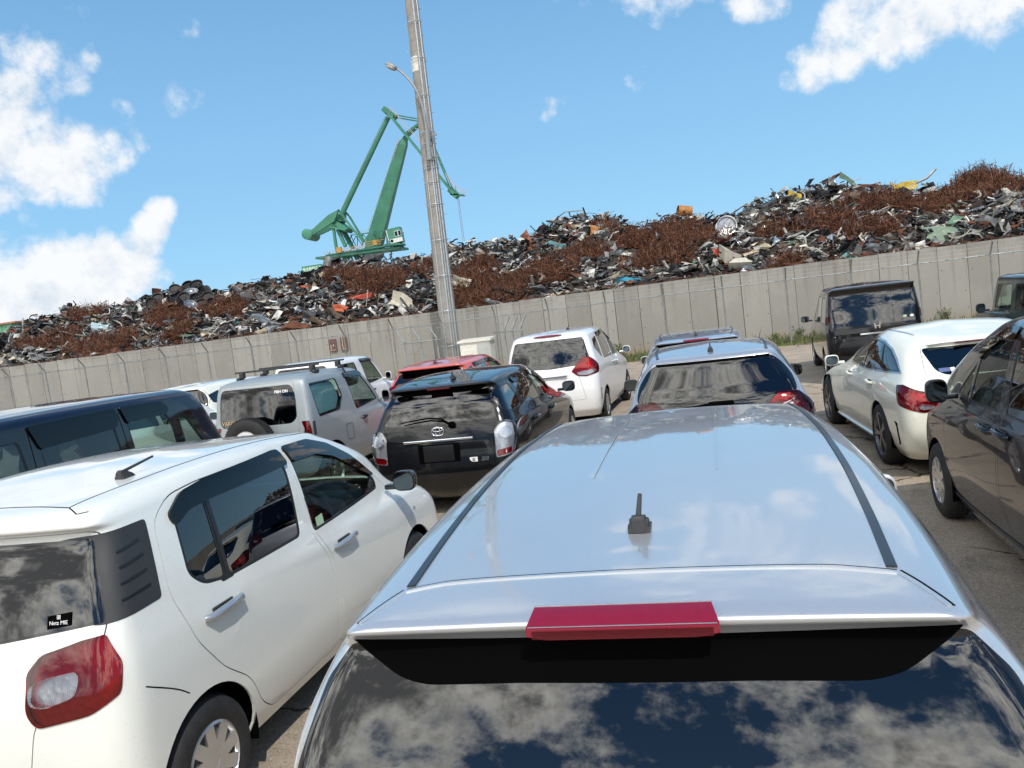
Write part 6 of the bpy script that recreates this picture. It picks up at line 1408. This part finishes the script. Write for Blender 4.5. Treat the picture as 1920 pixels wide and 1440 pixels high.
# tangles of rusty wire
pbr('rust wire', (.132, .058, .036), rough=.92, vary=.5, vscale=4, spec=.2); pbr('rust mass', (.075, .030, .018), rough=1.0, vary=.6, vscale=7, bump=1.0, bscale=22, spec=.1); pbr('rust wire light', (.220, .112, .068), rough=.9, vary=.3, vscale=4, spec=.2); pbr('rust wire dark', (.062, .028, .018), rough=.95, vary=.4, vscale=4, spec=.2)
def tangle(px_, py_, hx, hy, label, tall=1.0):
    c = on_heap(px_, py_); dep = float((c-CO) @ CF); rx, rz = 1.35*hx*dep/CAM_F, 1.3*hy*dep/CAM_F
    r_ = MB(); n = int(260+rx*rz*850)
    for i in range(n):
        a = rng.uniform(0, 6.28); f = math.sqrt(rng.random())
        lx = rx*f*math.cos(a)*1.05; lz = rz*f*math.sin(a)
        X = c[0]+lx; ry = 1.2*rz
        Y = float(np.clip(c[1]+lz*1.5, HY0+.1, HY1+.2)); Z = float(heapz(X, Y)) + rng.uniform(.0, .19) + (tall-1)*rng.random()*(1-f)
        L = rng.uniform(.3, 1.1); th = rng.uniform(0, 6.28); ph = rng.normal(.1, .45); k = rng.normal(0, 2.2, 2); m_ = 6; P = [np.zeros(3)]
        for j in range(m_):
            th += k[0]*.35+rng.normal(0, .25); ph = ph*.85+k[1]*.18+rng.normal(0, .2); P.append(P[-1]+L/m_*np.array((math.cos(th)*math.cos(ph), math.sin(th)*math.cos(ph), math.sin(ph))))
        P = np.array(P); P = P-P.mean(0)+np.array((X, Y, Z)); P[:, 1] = np.maximum(P[:, 1], WALL_Y+.12); P[:, 2] = np.where(P[:, 1] < WALL_Y+.36, np.maximum(P[:, 2], WALL_H+.02), P[:, 2])
        r_.tube(P-c, rng.uniform(.0045, .0105), 3, mi=int(rng.choice(3, p=[.42, .38, .20])), cap=False)
    nx, ny = 30, 12; Vg = []
    for j in range(ny+1):
        for i in range(nx+1):
            u, v = 2*i/nx-1, 2*j/ny-1; e = u*u+v*v; X = c[0]+rx*u*1.02; Y = float(np.clip(c[1]+rz*v*1.5, HY0+.05, HY1+.1)); Vg.append((X-c[0], Y-c[1], float(heapz(X, Y))+.10*(1-e)+rng.normal(0, .035)-(.5 if e > 1.15 else 0)-c[2]))
    r_.add(Vg, [(j*(nx+1)+i, j*(nx+1)+i+1, (j+1)*(nx+1)+i+1, (j+1)*(nx+1)+i) for j in range(ny) for i in range(nx)], mi=3)
    o = r_.build('wire_tangle', ['rust wire', 'rust wire dark', 'rust wire light', 'rust mass']); o.location = c; tag(o, label, 'scrap wire', 'tangles of rusty wire on the scrap heap'); return o
def place_word(px_, py_):
    near_ = ['above the dark blue minivan', 'above the silver off-roader', 'left of the lamp pole', 'right of the lamp pole', 'above the white minivan', 'above the middle silver cars', 'above the black van', 'at the heap\'s top right']
    return near_[0 if px_ < 210 else 1 if px_ < 560 else 2 if px_ < 800 else 3 if px_ < 1000 else 4 if px_ < 1180 else 5 if px_ < 1420 else 6 if px_ < 1720 else 7]
ordn = {}
for (a, b, c_, d_) in ZONES:
    w_ = place_word(a, b); ordn.setdefault(w_, []).append((b, a))
for (a, b, c_, d_) in ZONES:
    w_ = place_word(a, b); L_ = sorted(ordn[w_]); i = L_.index((b, a)); pos_ = ['topmost', 'second from the top', 'third from the top', 'fourth from the top', 'fifth from the top', 'sixth from the top', 'seventh from the top'][i] if len(L_) > 1 else 'only'
    tangle(a, b, c_, d_, f'tangle of rusty wire {w_}, {pos_} one there', 1.6 if (a, b) in ((1835, 330), (1870, 345)) else 1.0)

# rusty wire looped along the wall top
b = MB(); xs = np.arange(SX[1], 14, .11); b.tube(np.stack([xs, WALL_Y+.05+.02*np.sin(xs*5), WALL_H+.05+.035*np.sin(xs*9)+.02*np.sin(xs*3.1)], 1), .011, 4)
for x in np.arange(SX[1], 14, .42):
    a = np.linspace(0, 6.28, 9); b.tube([(x+.06*math.cos(q), WALL_Y+.06, WALL_H+.06+.06*math.sin(q)) for q in a], .009, 4)
tag(b.build('rusty_wire', 'rust wire'), 'rusty wire strung in loops along the top edge of the wall', 'wire')

# pieces one can pick out
pbr('blue sheet', (.045, .30, .42), rough=.45, vary=.2); pbr('orange paint', (.36, .15, .035), rough=.6, vary=.25); pbr('yellow paint', (.42, .30, .04), rough=.5, vary=.2); pbr('salmon', (.38, .16, .10), rough=.7, vary=.2)
pbr('vermilion', (.40, .085, .03), rough=.6, vary=.15); pbr('pale blue', (.42, .56, .60), rough=.5, vary=.15); pbr('sage', (.17, .23, .16), rough=.6, vary=.15); pbr('cream', (.52, .48, .39), rough=.6, vary=.12)
def single(kind, mat, px_, py_, s, label, rot, seed, up=.15, sc=(1, 1, 1), name=None):
    rg = np.random.default_rng(seed); v, f = piece(rg, kind, s); c = on_heap(px_, py_)
    o = mesh(name or NAMES[kind], np.asarray(v)*np.array(sc), f, mat, None, False); o.location = (c[0], max(c[1]-.12, WALL_Y+.4), c[2]+up); o.rotation_euler = rot; tag(o, label, 'scrap metal'); return o
single('sheet', 'blue sheet', 1183, 530, 1.0, 'bright blue torn sheet at the foot of the heap above the white minivan', (.9, .1, .2), 3, .16)
single('sheet', 'cream', 870, 536, .75, 'cream irregular plate just right of the lamp pole', (1.2, .2, .1), 5, .1)
single('sheet', 'salmon', 995, 454, .85, 'salmon pink plate high on the heap between pole and white minivan', (1.3, .9, .2), 8, .1)
single('sheet', 'scrap teal', 1043, 464, .95, 'torn teal sheet high on the heap above the white minivan', (.8, .2, .4), 11, .1)
single('sheet', 'orange paint', 1120, 437, .55, 'small orange panel high on the heap', (1.2, .1, .1), 13, .1)
single('sheet', 'yellow paint', 1692, 361, 1.05, 'yellow sheet on the skyline of the heap', (.9, .0, .1), 17, .22, (1, .6, .6))
single('bar', 'scrap light', 1725, 352, 1.5, 'pale beam jutting up beside the yellow sheet', (0, -.5, .1), 19, .25)
single('sheet', 'yellow paint', 1490, 370, .5, 'small bright yellow scrap high above the black van', (1.1, .3, .2), 23, .1)
single('sheet', 'vermilion', 575, 543, .6, 'orange red scrap below the green sign board', (1.2, .2, .3), 29, .12)
single('sheet', 'vermilion', 645, 587, .75, 'orange red scrap low on the heap above the brown boards', (.9, .1, .1), 31, .12, (1, .5, 1))
single('sheet', 'pale blue', 191, 618, .8, 'pale blue disc-like plate above the dark blue minivan', (1.3, .1, .2), 37, .1)
single('chunk', 'scrap blue grey', 500, 607, 1.1, 'blue grey channel beam sloping down above the silver off-roader', (.2, .7, .1), 41, .12, (1, .3, .3))
single('sheet', 'sage', 1785, 441, 1.7, 'large sage green plate low on the heap at the right', (.7, .15, .1), 43, .12, (1, .7, .6))
single('sheet', 'cream', 755, 573, .95, 'pointed cream plate left of the lamp pole foot', (1.0, .5, .1), 47, .1)
single('bar', 'scrap white', 690, 578, 1.1, 'white slanting bar above the brown boards', (.1, -.9, .2), 53, .15)
single('chunk', 'cream', 1370, 485, .9, 'cream crumpled lump above the middle silver cars', (.3, .4, .6), 59, .1)
single('chunk', 'cream', 1385, 500, .7, 'smaller cream lump below its cream neighbour above the silver cars', (.6, .1, .2), 61, .1)
single('sheet', 'scrap green', 1594, 345, .9, 'thin green strip on the skyline above the black van', (.4, .8, .2), 67, .18, (1, .25, .6))
def drum(px_, py_, r_, L, mat, label, rot, up=.2):
    c = on_heap(px_, py_); b = MB(); b.lathe([(r_*.86, L/2-.3), (r_*.9, L/2), (r_, L/2), (r_, .1), (r_*1.04, .07), (r_*1.04, .03), (r_, 0), (r_, -L/2), (0, -L/2)], 24, 'y', mi=0); b.lathe([(0, L/2-.28), (r_*.88, L/2-.28)], 24, 'y', mi=1)
    o = b.build('drum', [mat, 'scrap black'], None, smooth=True, auto=40); o.location = (c[0], c[1]-.1, c[2]+up); o.rotation_euler = rot; tag(o, label, 'drum'); return o
drum(1284, 402, .24, .6, 'orange paint', 'rusty orange drum lying on the skyline of the heap', (.2, .1, 1.9), .12)
drum(618, 498, .24, .5, 'scrap grey', 'dull grey drum standing beside the crane base on the heap', (1.2, .3, .3), .12)
# wheel rims dumped together
def rim_mesh(mat):
    b = MB(); b.lathe([(.21, -.11), (.235, -.115), (.235, -.09), (.20, -.06), (.20, .06), (.235, .09), (.235, .115), (.21, .11), (.19, .05), (.06, .03), (.05, .06), (0, .06)], 22, 'z'); o = b.build('wheel_rim', mat, None, smooth=True, auto=40); return o
rp = [rim_mesh(m_) for m_ in ('scrap black', 'scrap dark', 'scrap silver')]
spots = [(372,541),(345,552),(362,556),(386,553),(330,560),(350,566),(372,568),(394,566),(410,560),(318,566),(338,577),(360,580),(382,578),(300,568),(402,575),(290,574),(325,574),(415,570),(358,545),(332,549)]
first = {0: True, 1: True, 2: True}
for i, (px_, py_) in enumerate(spots):
    k = 2 if (px_, py_) in ((362,556),(360,580)) else (i % 2); c = on_heap(px_, py_); o = rp[k]
    if not first[k]: o = rp[k].copy(); COL.objects.link(o)
    first[k] = False; s = rng.uniform(1.25, 1.6); o.scale = (s, s, s); o.location = (c[0], c[1]-.1, c[2]+.12); o.rotation_euler = (rng.normal(1.1, .5), rng.normal(0, .5), rng.uniform(-.6, .6))
    tag(o, ['black steel wheel rim in the pile of rims above the silver off-roader', 'dark grey steel wheel rim in the pile of rims above the silver off-roader', 'shiny pale wheel rim in the pile of rims above the silver off-roader'][k], 'wheel rim', 'dumped wheel rims')
o = rp[2].copy(); COL.objects.link(o); c = on_heap(1362, 431); o.location = (c[0], c[1]-.15, c[2]+.12); o.rotation_euler = (1.35, .1, .2); o.scale = (1.7, 1.7, 1.7); tag(o, 'lone pale wheel rim on the heap above the middle silver cars', 'wheel rim', 'dumped wheel rims')

# ------------------------------------------------------------------ harbour crane
pbr('crane green', (.052, .205, .130), rough=.6, vary=.16, vscale=.4); pbr('crane dark green', (.030, .150, .100), rough=.5, vary=.1, vscale=.5); pbr('crane orange', (.45, .24, .06), rough=.6, vary=.1); pbr('crane white', (.62, .63, .62), rough=.5, vary=.05); pbr('crane rail', (.42, .38, .36), rough=.6, vary=.05); pbr('crane cable', (.22, .26, .29), rough=.6, vary=0)
KY = 150.0
org = at_y(690, 490, KY)
def kp(zx, zy, dy=0.0): return at_y(540+zx/4, 180+zy/4, KY+dy)-org      # a spot on the crane, dy metres behind its middle plane
kr = empty('harbour_crane', tuple(org)); tag(kr, 'green level luffing harbour crane rising behind the scrap heap', 'crane')
U = .10/4*1.0     # metres per zoom pixel at the crane, about
def kbeams(name, rows, mat='crane green', par=None):
    b = MB()
    for r_ in rows: 
        a, e, w = r_[0], r_[1], r_[2]; h = r_[3] if len(r_) > 3 else w; b.beam(kp(*a), kp(*e), w, h, up=(0, 1, 0))
    return b.build(name, mat, par or kr)
# boom: a tapering four-sided box turned a little towards us
b = MB(); sec = []
for (cx, cy, w, d_) in ((637, 1240, 2.75, 3.4), (650, 1105, 3.0, 3.6), (735, 800, 2.5, 3.0), (815, 520, 2.05, 2.4), (858, 370, 1.75, 2.0), (885, 300, .6, .9)):
    c = kp(cx, cy); th = R(24)
    for sx, sy in ((-1, -1), (1, -1), (1, 1), (-1, 1)):
        lx, ly = sx*w/2, sy*d_/2; sec.append(c+np.array((lx*math.cos(th)-ly*math.sin(th)*.5, lx*math.sin(th)+ly*math.cos(th), -lx*.12)))
F = [(k*4+i, k*4+(i+1) % 4, (k+1)*4+(i+1) % 4, (k+1)*4+i) for k in range(5) for i in range(4)]+[(0, 1, 2, 3), (23, 22, 21, 20)]
b.add(sec, F); bo = b.build('boom', 'crane green', kr)
b = MB(); 
for off in (0, .55): b.tube([kp(612-off*18, 1000, -1.6), kp(838-off*18, 320, -1.3)], .05, 4)
for f in np.linspace(0, 1, 22): q = kp(608, 1000, -1.5)*(1-f)+kp(834, 320, -1.3)*f; b.beam(q-(.3, 0, 0), q+(.3, .1, .0), .05)
b.build('ladder', 'crane rail', bo)
fj = [((735, 108, s_*1.0), (1245, 735, s_*.6), .42, .75) for s_ in (-1, 1)]
fb = kbeams('fly_jib', fj+[((760, 140, -1), (760, 140, 1), .3), ((870, 275, -1), (870, 275, 1), .4), ((1000, 435, -1), (1000, 435, 1), .25), ((1150, 620, -.8), (1150, 620, .8), .25), ((725, 100, 0), (800, 165, 0), 1.0, 2.2), ((1215, 700, 0), (1275, 755, 0), 1.1, 1.6), ((1225, 740, 0), (1320, 745, 0), .25, 1.6)])
b = MB()
for (a, e) in (((765, 75), (1000, 345)), ((1180, 575), (1255, 670)), ((1255, 670), (1330, 710))):
    for up_ in (0, 14): b.beam(kp(a[0], a[1]+up_, -1.4), kp(e[0], e[1]+up_, -1.4), .06)
    for f in np.linspace(0, 1, 8): q = kp(a[0]+(e[0]-a[0])*f, a[1]+(e[1]-a[1])*f, -1.4); b.beam(q, q-(0, 0, 1.1), .05)
b.build('handrail', 'crane rail', fb)
kbeams('jib_strut', [((800, 142, -.8), (1015, 178, -.8), .22), ((790, 158, .8), (1015, 196, .8), .22), ((885, 285, -.7), (1015, 182, -.4), .50), ((900, 300, .7), (1015, 192, .4), .40), ((1015, 185, -.5), (1232, 690, -.5), .22), ((1015, 185, .5), (1215, 690, .6), .20)], 'crane dark green')
b = MB(); b.tube([kp(752, 160), kp(405, 885)], [.48, .56], 14); b.build('tie_rod', 'crane green', kr, smooth=True, auto=40)
b = MB(); b.tube([kp(730, 150, -.8), kp(398, 850, -.8)], .05, 4); b.build('cable', 'crane cable', kr)
# counterweight
def plate(name, pts, y0, th, mat='crane green', par=None):
    A = [kp(x, y, y0) for x, y in pts]; B = [q+np.array((0, th, 0)) for q in A]; n = len(A); b = MB(); b.add(A+B, [tuple(range(n)), tuple(range(2*n-1, n-1, -1))]+[(i, (i+1) % n, n+(i+1) % n, n+i) for i in range(n)]); return b.build(name, mat, par or kr)
plate('counterweight_arm', [(378, 850), (300, 892), (118, 1058), (135, 1074), (345, 940)], -2.2, .5)
plate('counterweight_arm', [(430, 905), (345, 940), (228, 1018), (240, 1042), (342, 992), (425, 950)], 1.6, .5, 'crane dark green')
b = MB(); A, B = kp(140, 1036, -2.6), kp(205, 1052, 2.4); d_ = (B-A)/np.linalg.norm(B-A); b.tube([A, A+d_*.02, B-d_*.02, B], [1.05, 1.08, 1.08, 1.05], 28); b.build('counterweight', 'crane green', kr, smooth=True, auto=40)
kbeams('a_frame_leg', [((340, 985, -1.6), (366, 1165, -1.6), .50)]); kbeams('a_frame_leg', [((372, 1000, -1), (432, 1130, -1), .62)]); kbeams('a_frame_leg', [((400, 1000, 1), (480, 1140, 1), .5)]); kbeams('a_frame_leg', [((428, 1015, 1.8), (495, 1145, 1.8), .45)])
kbeams('frame_head', [((340, 930, 0), (462, 1012, 0), .9, 3.0), ((375, 852, -1.8), (425, 915, -1.2), .35), ((400, 885, 0), (395, 940, 0), 1.3, 2.0), ((435, 872, 1.2), (400, 930, 1), .5), ((345, 985, 0), (465, 1010, 0), .3, 4.2), ((435, 872, 1.2), (465, 910, 1.2), .3)])
kbeams('stay', [((425, 918, -1.2), (562, 1092, -1.2), .36), ((462, 905, 1.2), (576, 1096, 1.2), .36)])
kbeams('deck', [((250, 1220, 0), (870, 1142, 0), .45, 5.0), ((285, 1196, -2.2), (790, 1118, -2.2), .40), ((300, 1210, 2.2), (870, 1128, 2.2), .5), ((505, 1160, -2.6), (840, 1108, -2.6), .3)]+[((290+i*52, 1214-i*6.6, -2.3), (315+i*52, 1172-i*6.6, -2.3), .16) for i in range(10)], 'crane dark green')
b = MB()
for (x0, y0, x1, y1, hh, yy) in ((270, 1192, 560, 1152, 26, -2.7), (470, 1045, 620, 1022, 0, 1.5)):
    for k in (0, .5, 1): b.beam(kp(x0, y0-hh*k, yy), kp(x1, y1-hh*k, yy), .05)
    for f in np.linspace(0, 1, 14): b.beam(kp(x0+(x1-x0)*f, y0+(y1-y0)*f, yy), kp(x0+(x1-x0)*f, y0+(y1-y0)*f-26, yy), .05)
b.build('handrail', 'crane rail', kr)
b = MB()
for (x0, y0, x1, y1) in ((395, 1150, 700, 1090), (400, 1164, 700, 1106), (560, 1098, 720, 1076)): b.beam(kp(x0, y0, -2.9), kp(x1, y1, -2.9), .08)
for (x, y, w, h) in ((385, 1155, 1.0, 1.1), (655, 1098, .9, .9)): b.box(kp(x, y, -2.6), (w, .6, h))
b.build('orange_rail', 'crane orange', kr)
gl = [((470, 1045), (510, 1125)), ((510, 1050), (470, 1130)), ((510, 1050), (560, 1125)), ((470, 1045), (740, 1012)), ((560, 1035), (560, 1120)), ((560, 1035), (610, 1090)), ((610, 1025), (560, 1110)), ((480, 1045), (430, 1130)), ((520, 1040), (520, 1120))]
kbeams('lattice', [((a[0], a[1], 1.4), (e[0], e[1], 1.4), .14) for a, e in gl]+[((650, 1015, -2), (690, 1100, -2), .14), ((740, 1012, -2), (690, 1100, -2), .14), ((740, 1030, -1), (745, 1110, -1), .2), ((640, 1020, -2), (760, 1008, -2), .14)], 'crane dark green')
kbeams('support', [((435, 1190, 0), (440, 1262, 0), 1.2), ((500, 1180, 0), (545, 1262, 0), .8), ((385, 1215, -1), (380, 1262, -1), .25), ((470, 1200, -1), (500, 1262, -1), .3), ((560, 1160, 0), (580, 1262, 0), .3), ((700, 1180, 1), (740, 1225, 1), .2), ((770, 1160, 1), (780, 1190, 1), .2), ((795, 1140, 0), (800, 1165, 0), .8)])
# operator's cab
b = MB(); b.box((0, 0, 0), (2.9, 2.4, 3.0), bev=.08); cb0 = b.build('cab', 'crane green', kr); cb0.location = tuple(kp(806, 1050, -1.2)); cb0.rotation_euler = (0, R(-6), R(12))
b = MB(); b.box((.75, -1.22, .25), (1.25, .06, 1.1)); b.box((.2, -1.22, -1.0), (2.5, .05, .8)); b.box((-1.35, -1.22, .3), (.15, .05, 2.0)); b.build('cab_panel', 'crane white', cb0)
b = MB(); b.box((.45, -1.26, .25), (.5, .04, .9)); b.box((1.1, -1.26, .25), (.45, .04, .9)); b.box((1.47, 0, .2), (.05, 2.0, 1.3)); b.build('window', 'dark glass', cb0)
b = MB(); b.lathe([(0, -.03), (.28, -.03), (.28, .03)], 14, 'y', (-.7, -1.27, -.95)); b.build('fan', 'matte black', cb0)
kbeams('cab_frame', [((750, 1008, -2), (760, 1115, -2), .2), ((745, 1120, -1.5), (862, 1112, -1.5), .4, 3), ((862, 1020, -2), (868, 1100, -2), .2), ((700, 1150, -1), (872, 1148, -1), .25, 2.0)], 'crane dark green')
b = MB(); b.tube([kp(1271, 770, -.4), kp(1312, 1085, -.4)], .05, 4); b.tube([kp(1281, 770, .4), kp(1323, 1085, .4)], .05, 4); b.build('hoist_cable', 'crane cable', kr)

# green sign board on posts and a green shed beyond the heap
pbr('sign green', (.10, .30, .17), rough=.5, vary=.1); pbr('sign text', (.60, .70, .62), rough=.5, vary=0)
GY_ = 100.0; A, B, C_ = at_y(566, 501, GY_), at_y(603, 496.5, GY_), at_y(604, 512, GY_); w_, h_ = float(B[0]-A[0]), float((A[2]+B[2])/2-C_[2])+.3
gr = empty('sign_board', (float((A[0]+B[0])/2), GY_, float((A[2]+B[2])/2))); tag(gr, 'green sign board with two rows of pale lettering beside the crane', 'sign')
b = MB(); b.box((0, 0, -h_/2), (w_, .12, h_)); b.build('panel', 'sign green', gr)
b = MB()
for x in (-w_/2, -w_/4, 0, w_/4, w_/2): b.box((x, .1, -(A[2])/2), (.07, .07, float(A[2])))
b.box((0, .0, .04), (w_+.1, .16, .08)); b.build('post', 'crane dark green', gr)
text_mesh('sign_text', '秋木製鋼工場', w_/6.6, 'sign text', gr, (0, -.075, -h_*.27), (R(90), 0, 0), .004, bold=.012)
text_mesh('sign_text', '秋田港', w_/6.6, 'sign text', gr, (w_*.14, -.075, -h_*.72), (R(90), 0, 0), .004, bold=.012)
SHY = 90.0; A, B = at_y(57, 603.5, SHY), at_y(-260, 641, SHY)
b = MB(); L_ = float(A[0]-B[0]); zt = float(A[2])
sr = empty('shed', (float(B[0]+A[0])/2, SHY, 0)); tag(sr, 'green corrugated shed behind the heap at the far left', 'shed')
for i in range(int(L_/.9)): b.box((-L_/2+.45+i*.9, 0, zt/2), (.86, 5+.1*(i % 2), zt))
b.build('wall', 'sign green', sr); b = MB(); b.box((0, 0, zt+.10), (L_+.6, 5.6, .2)); b.build('roof', 'salmon', sr)
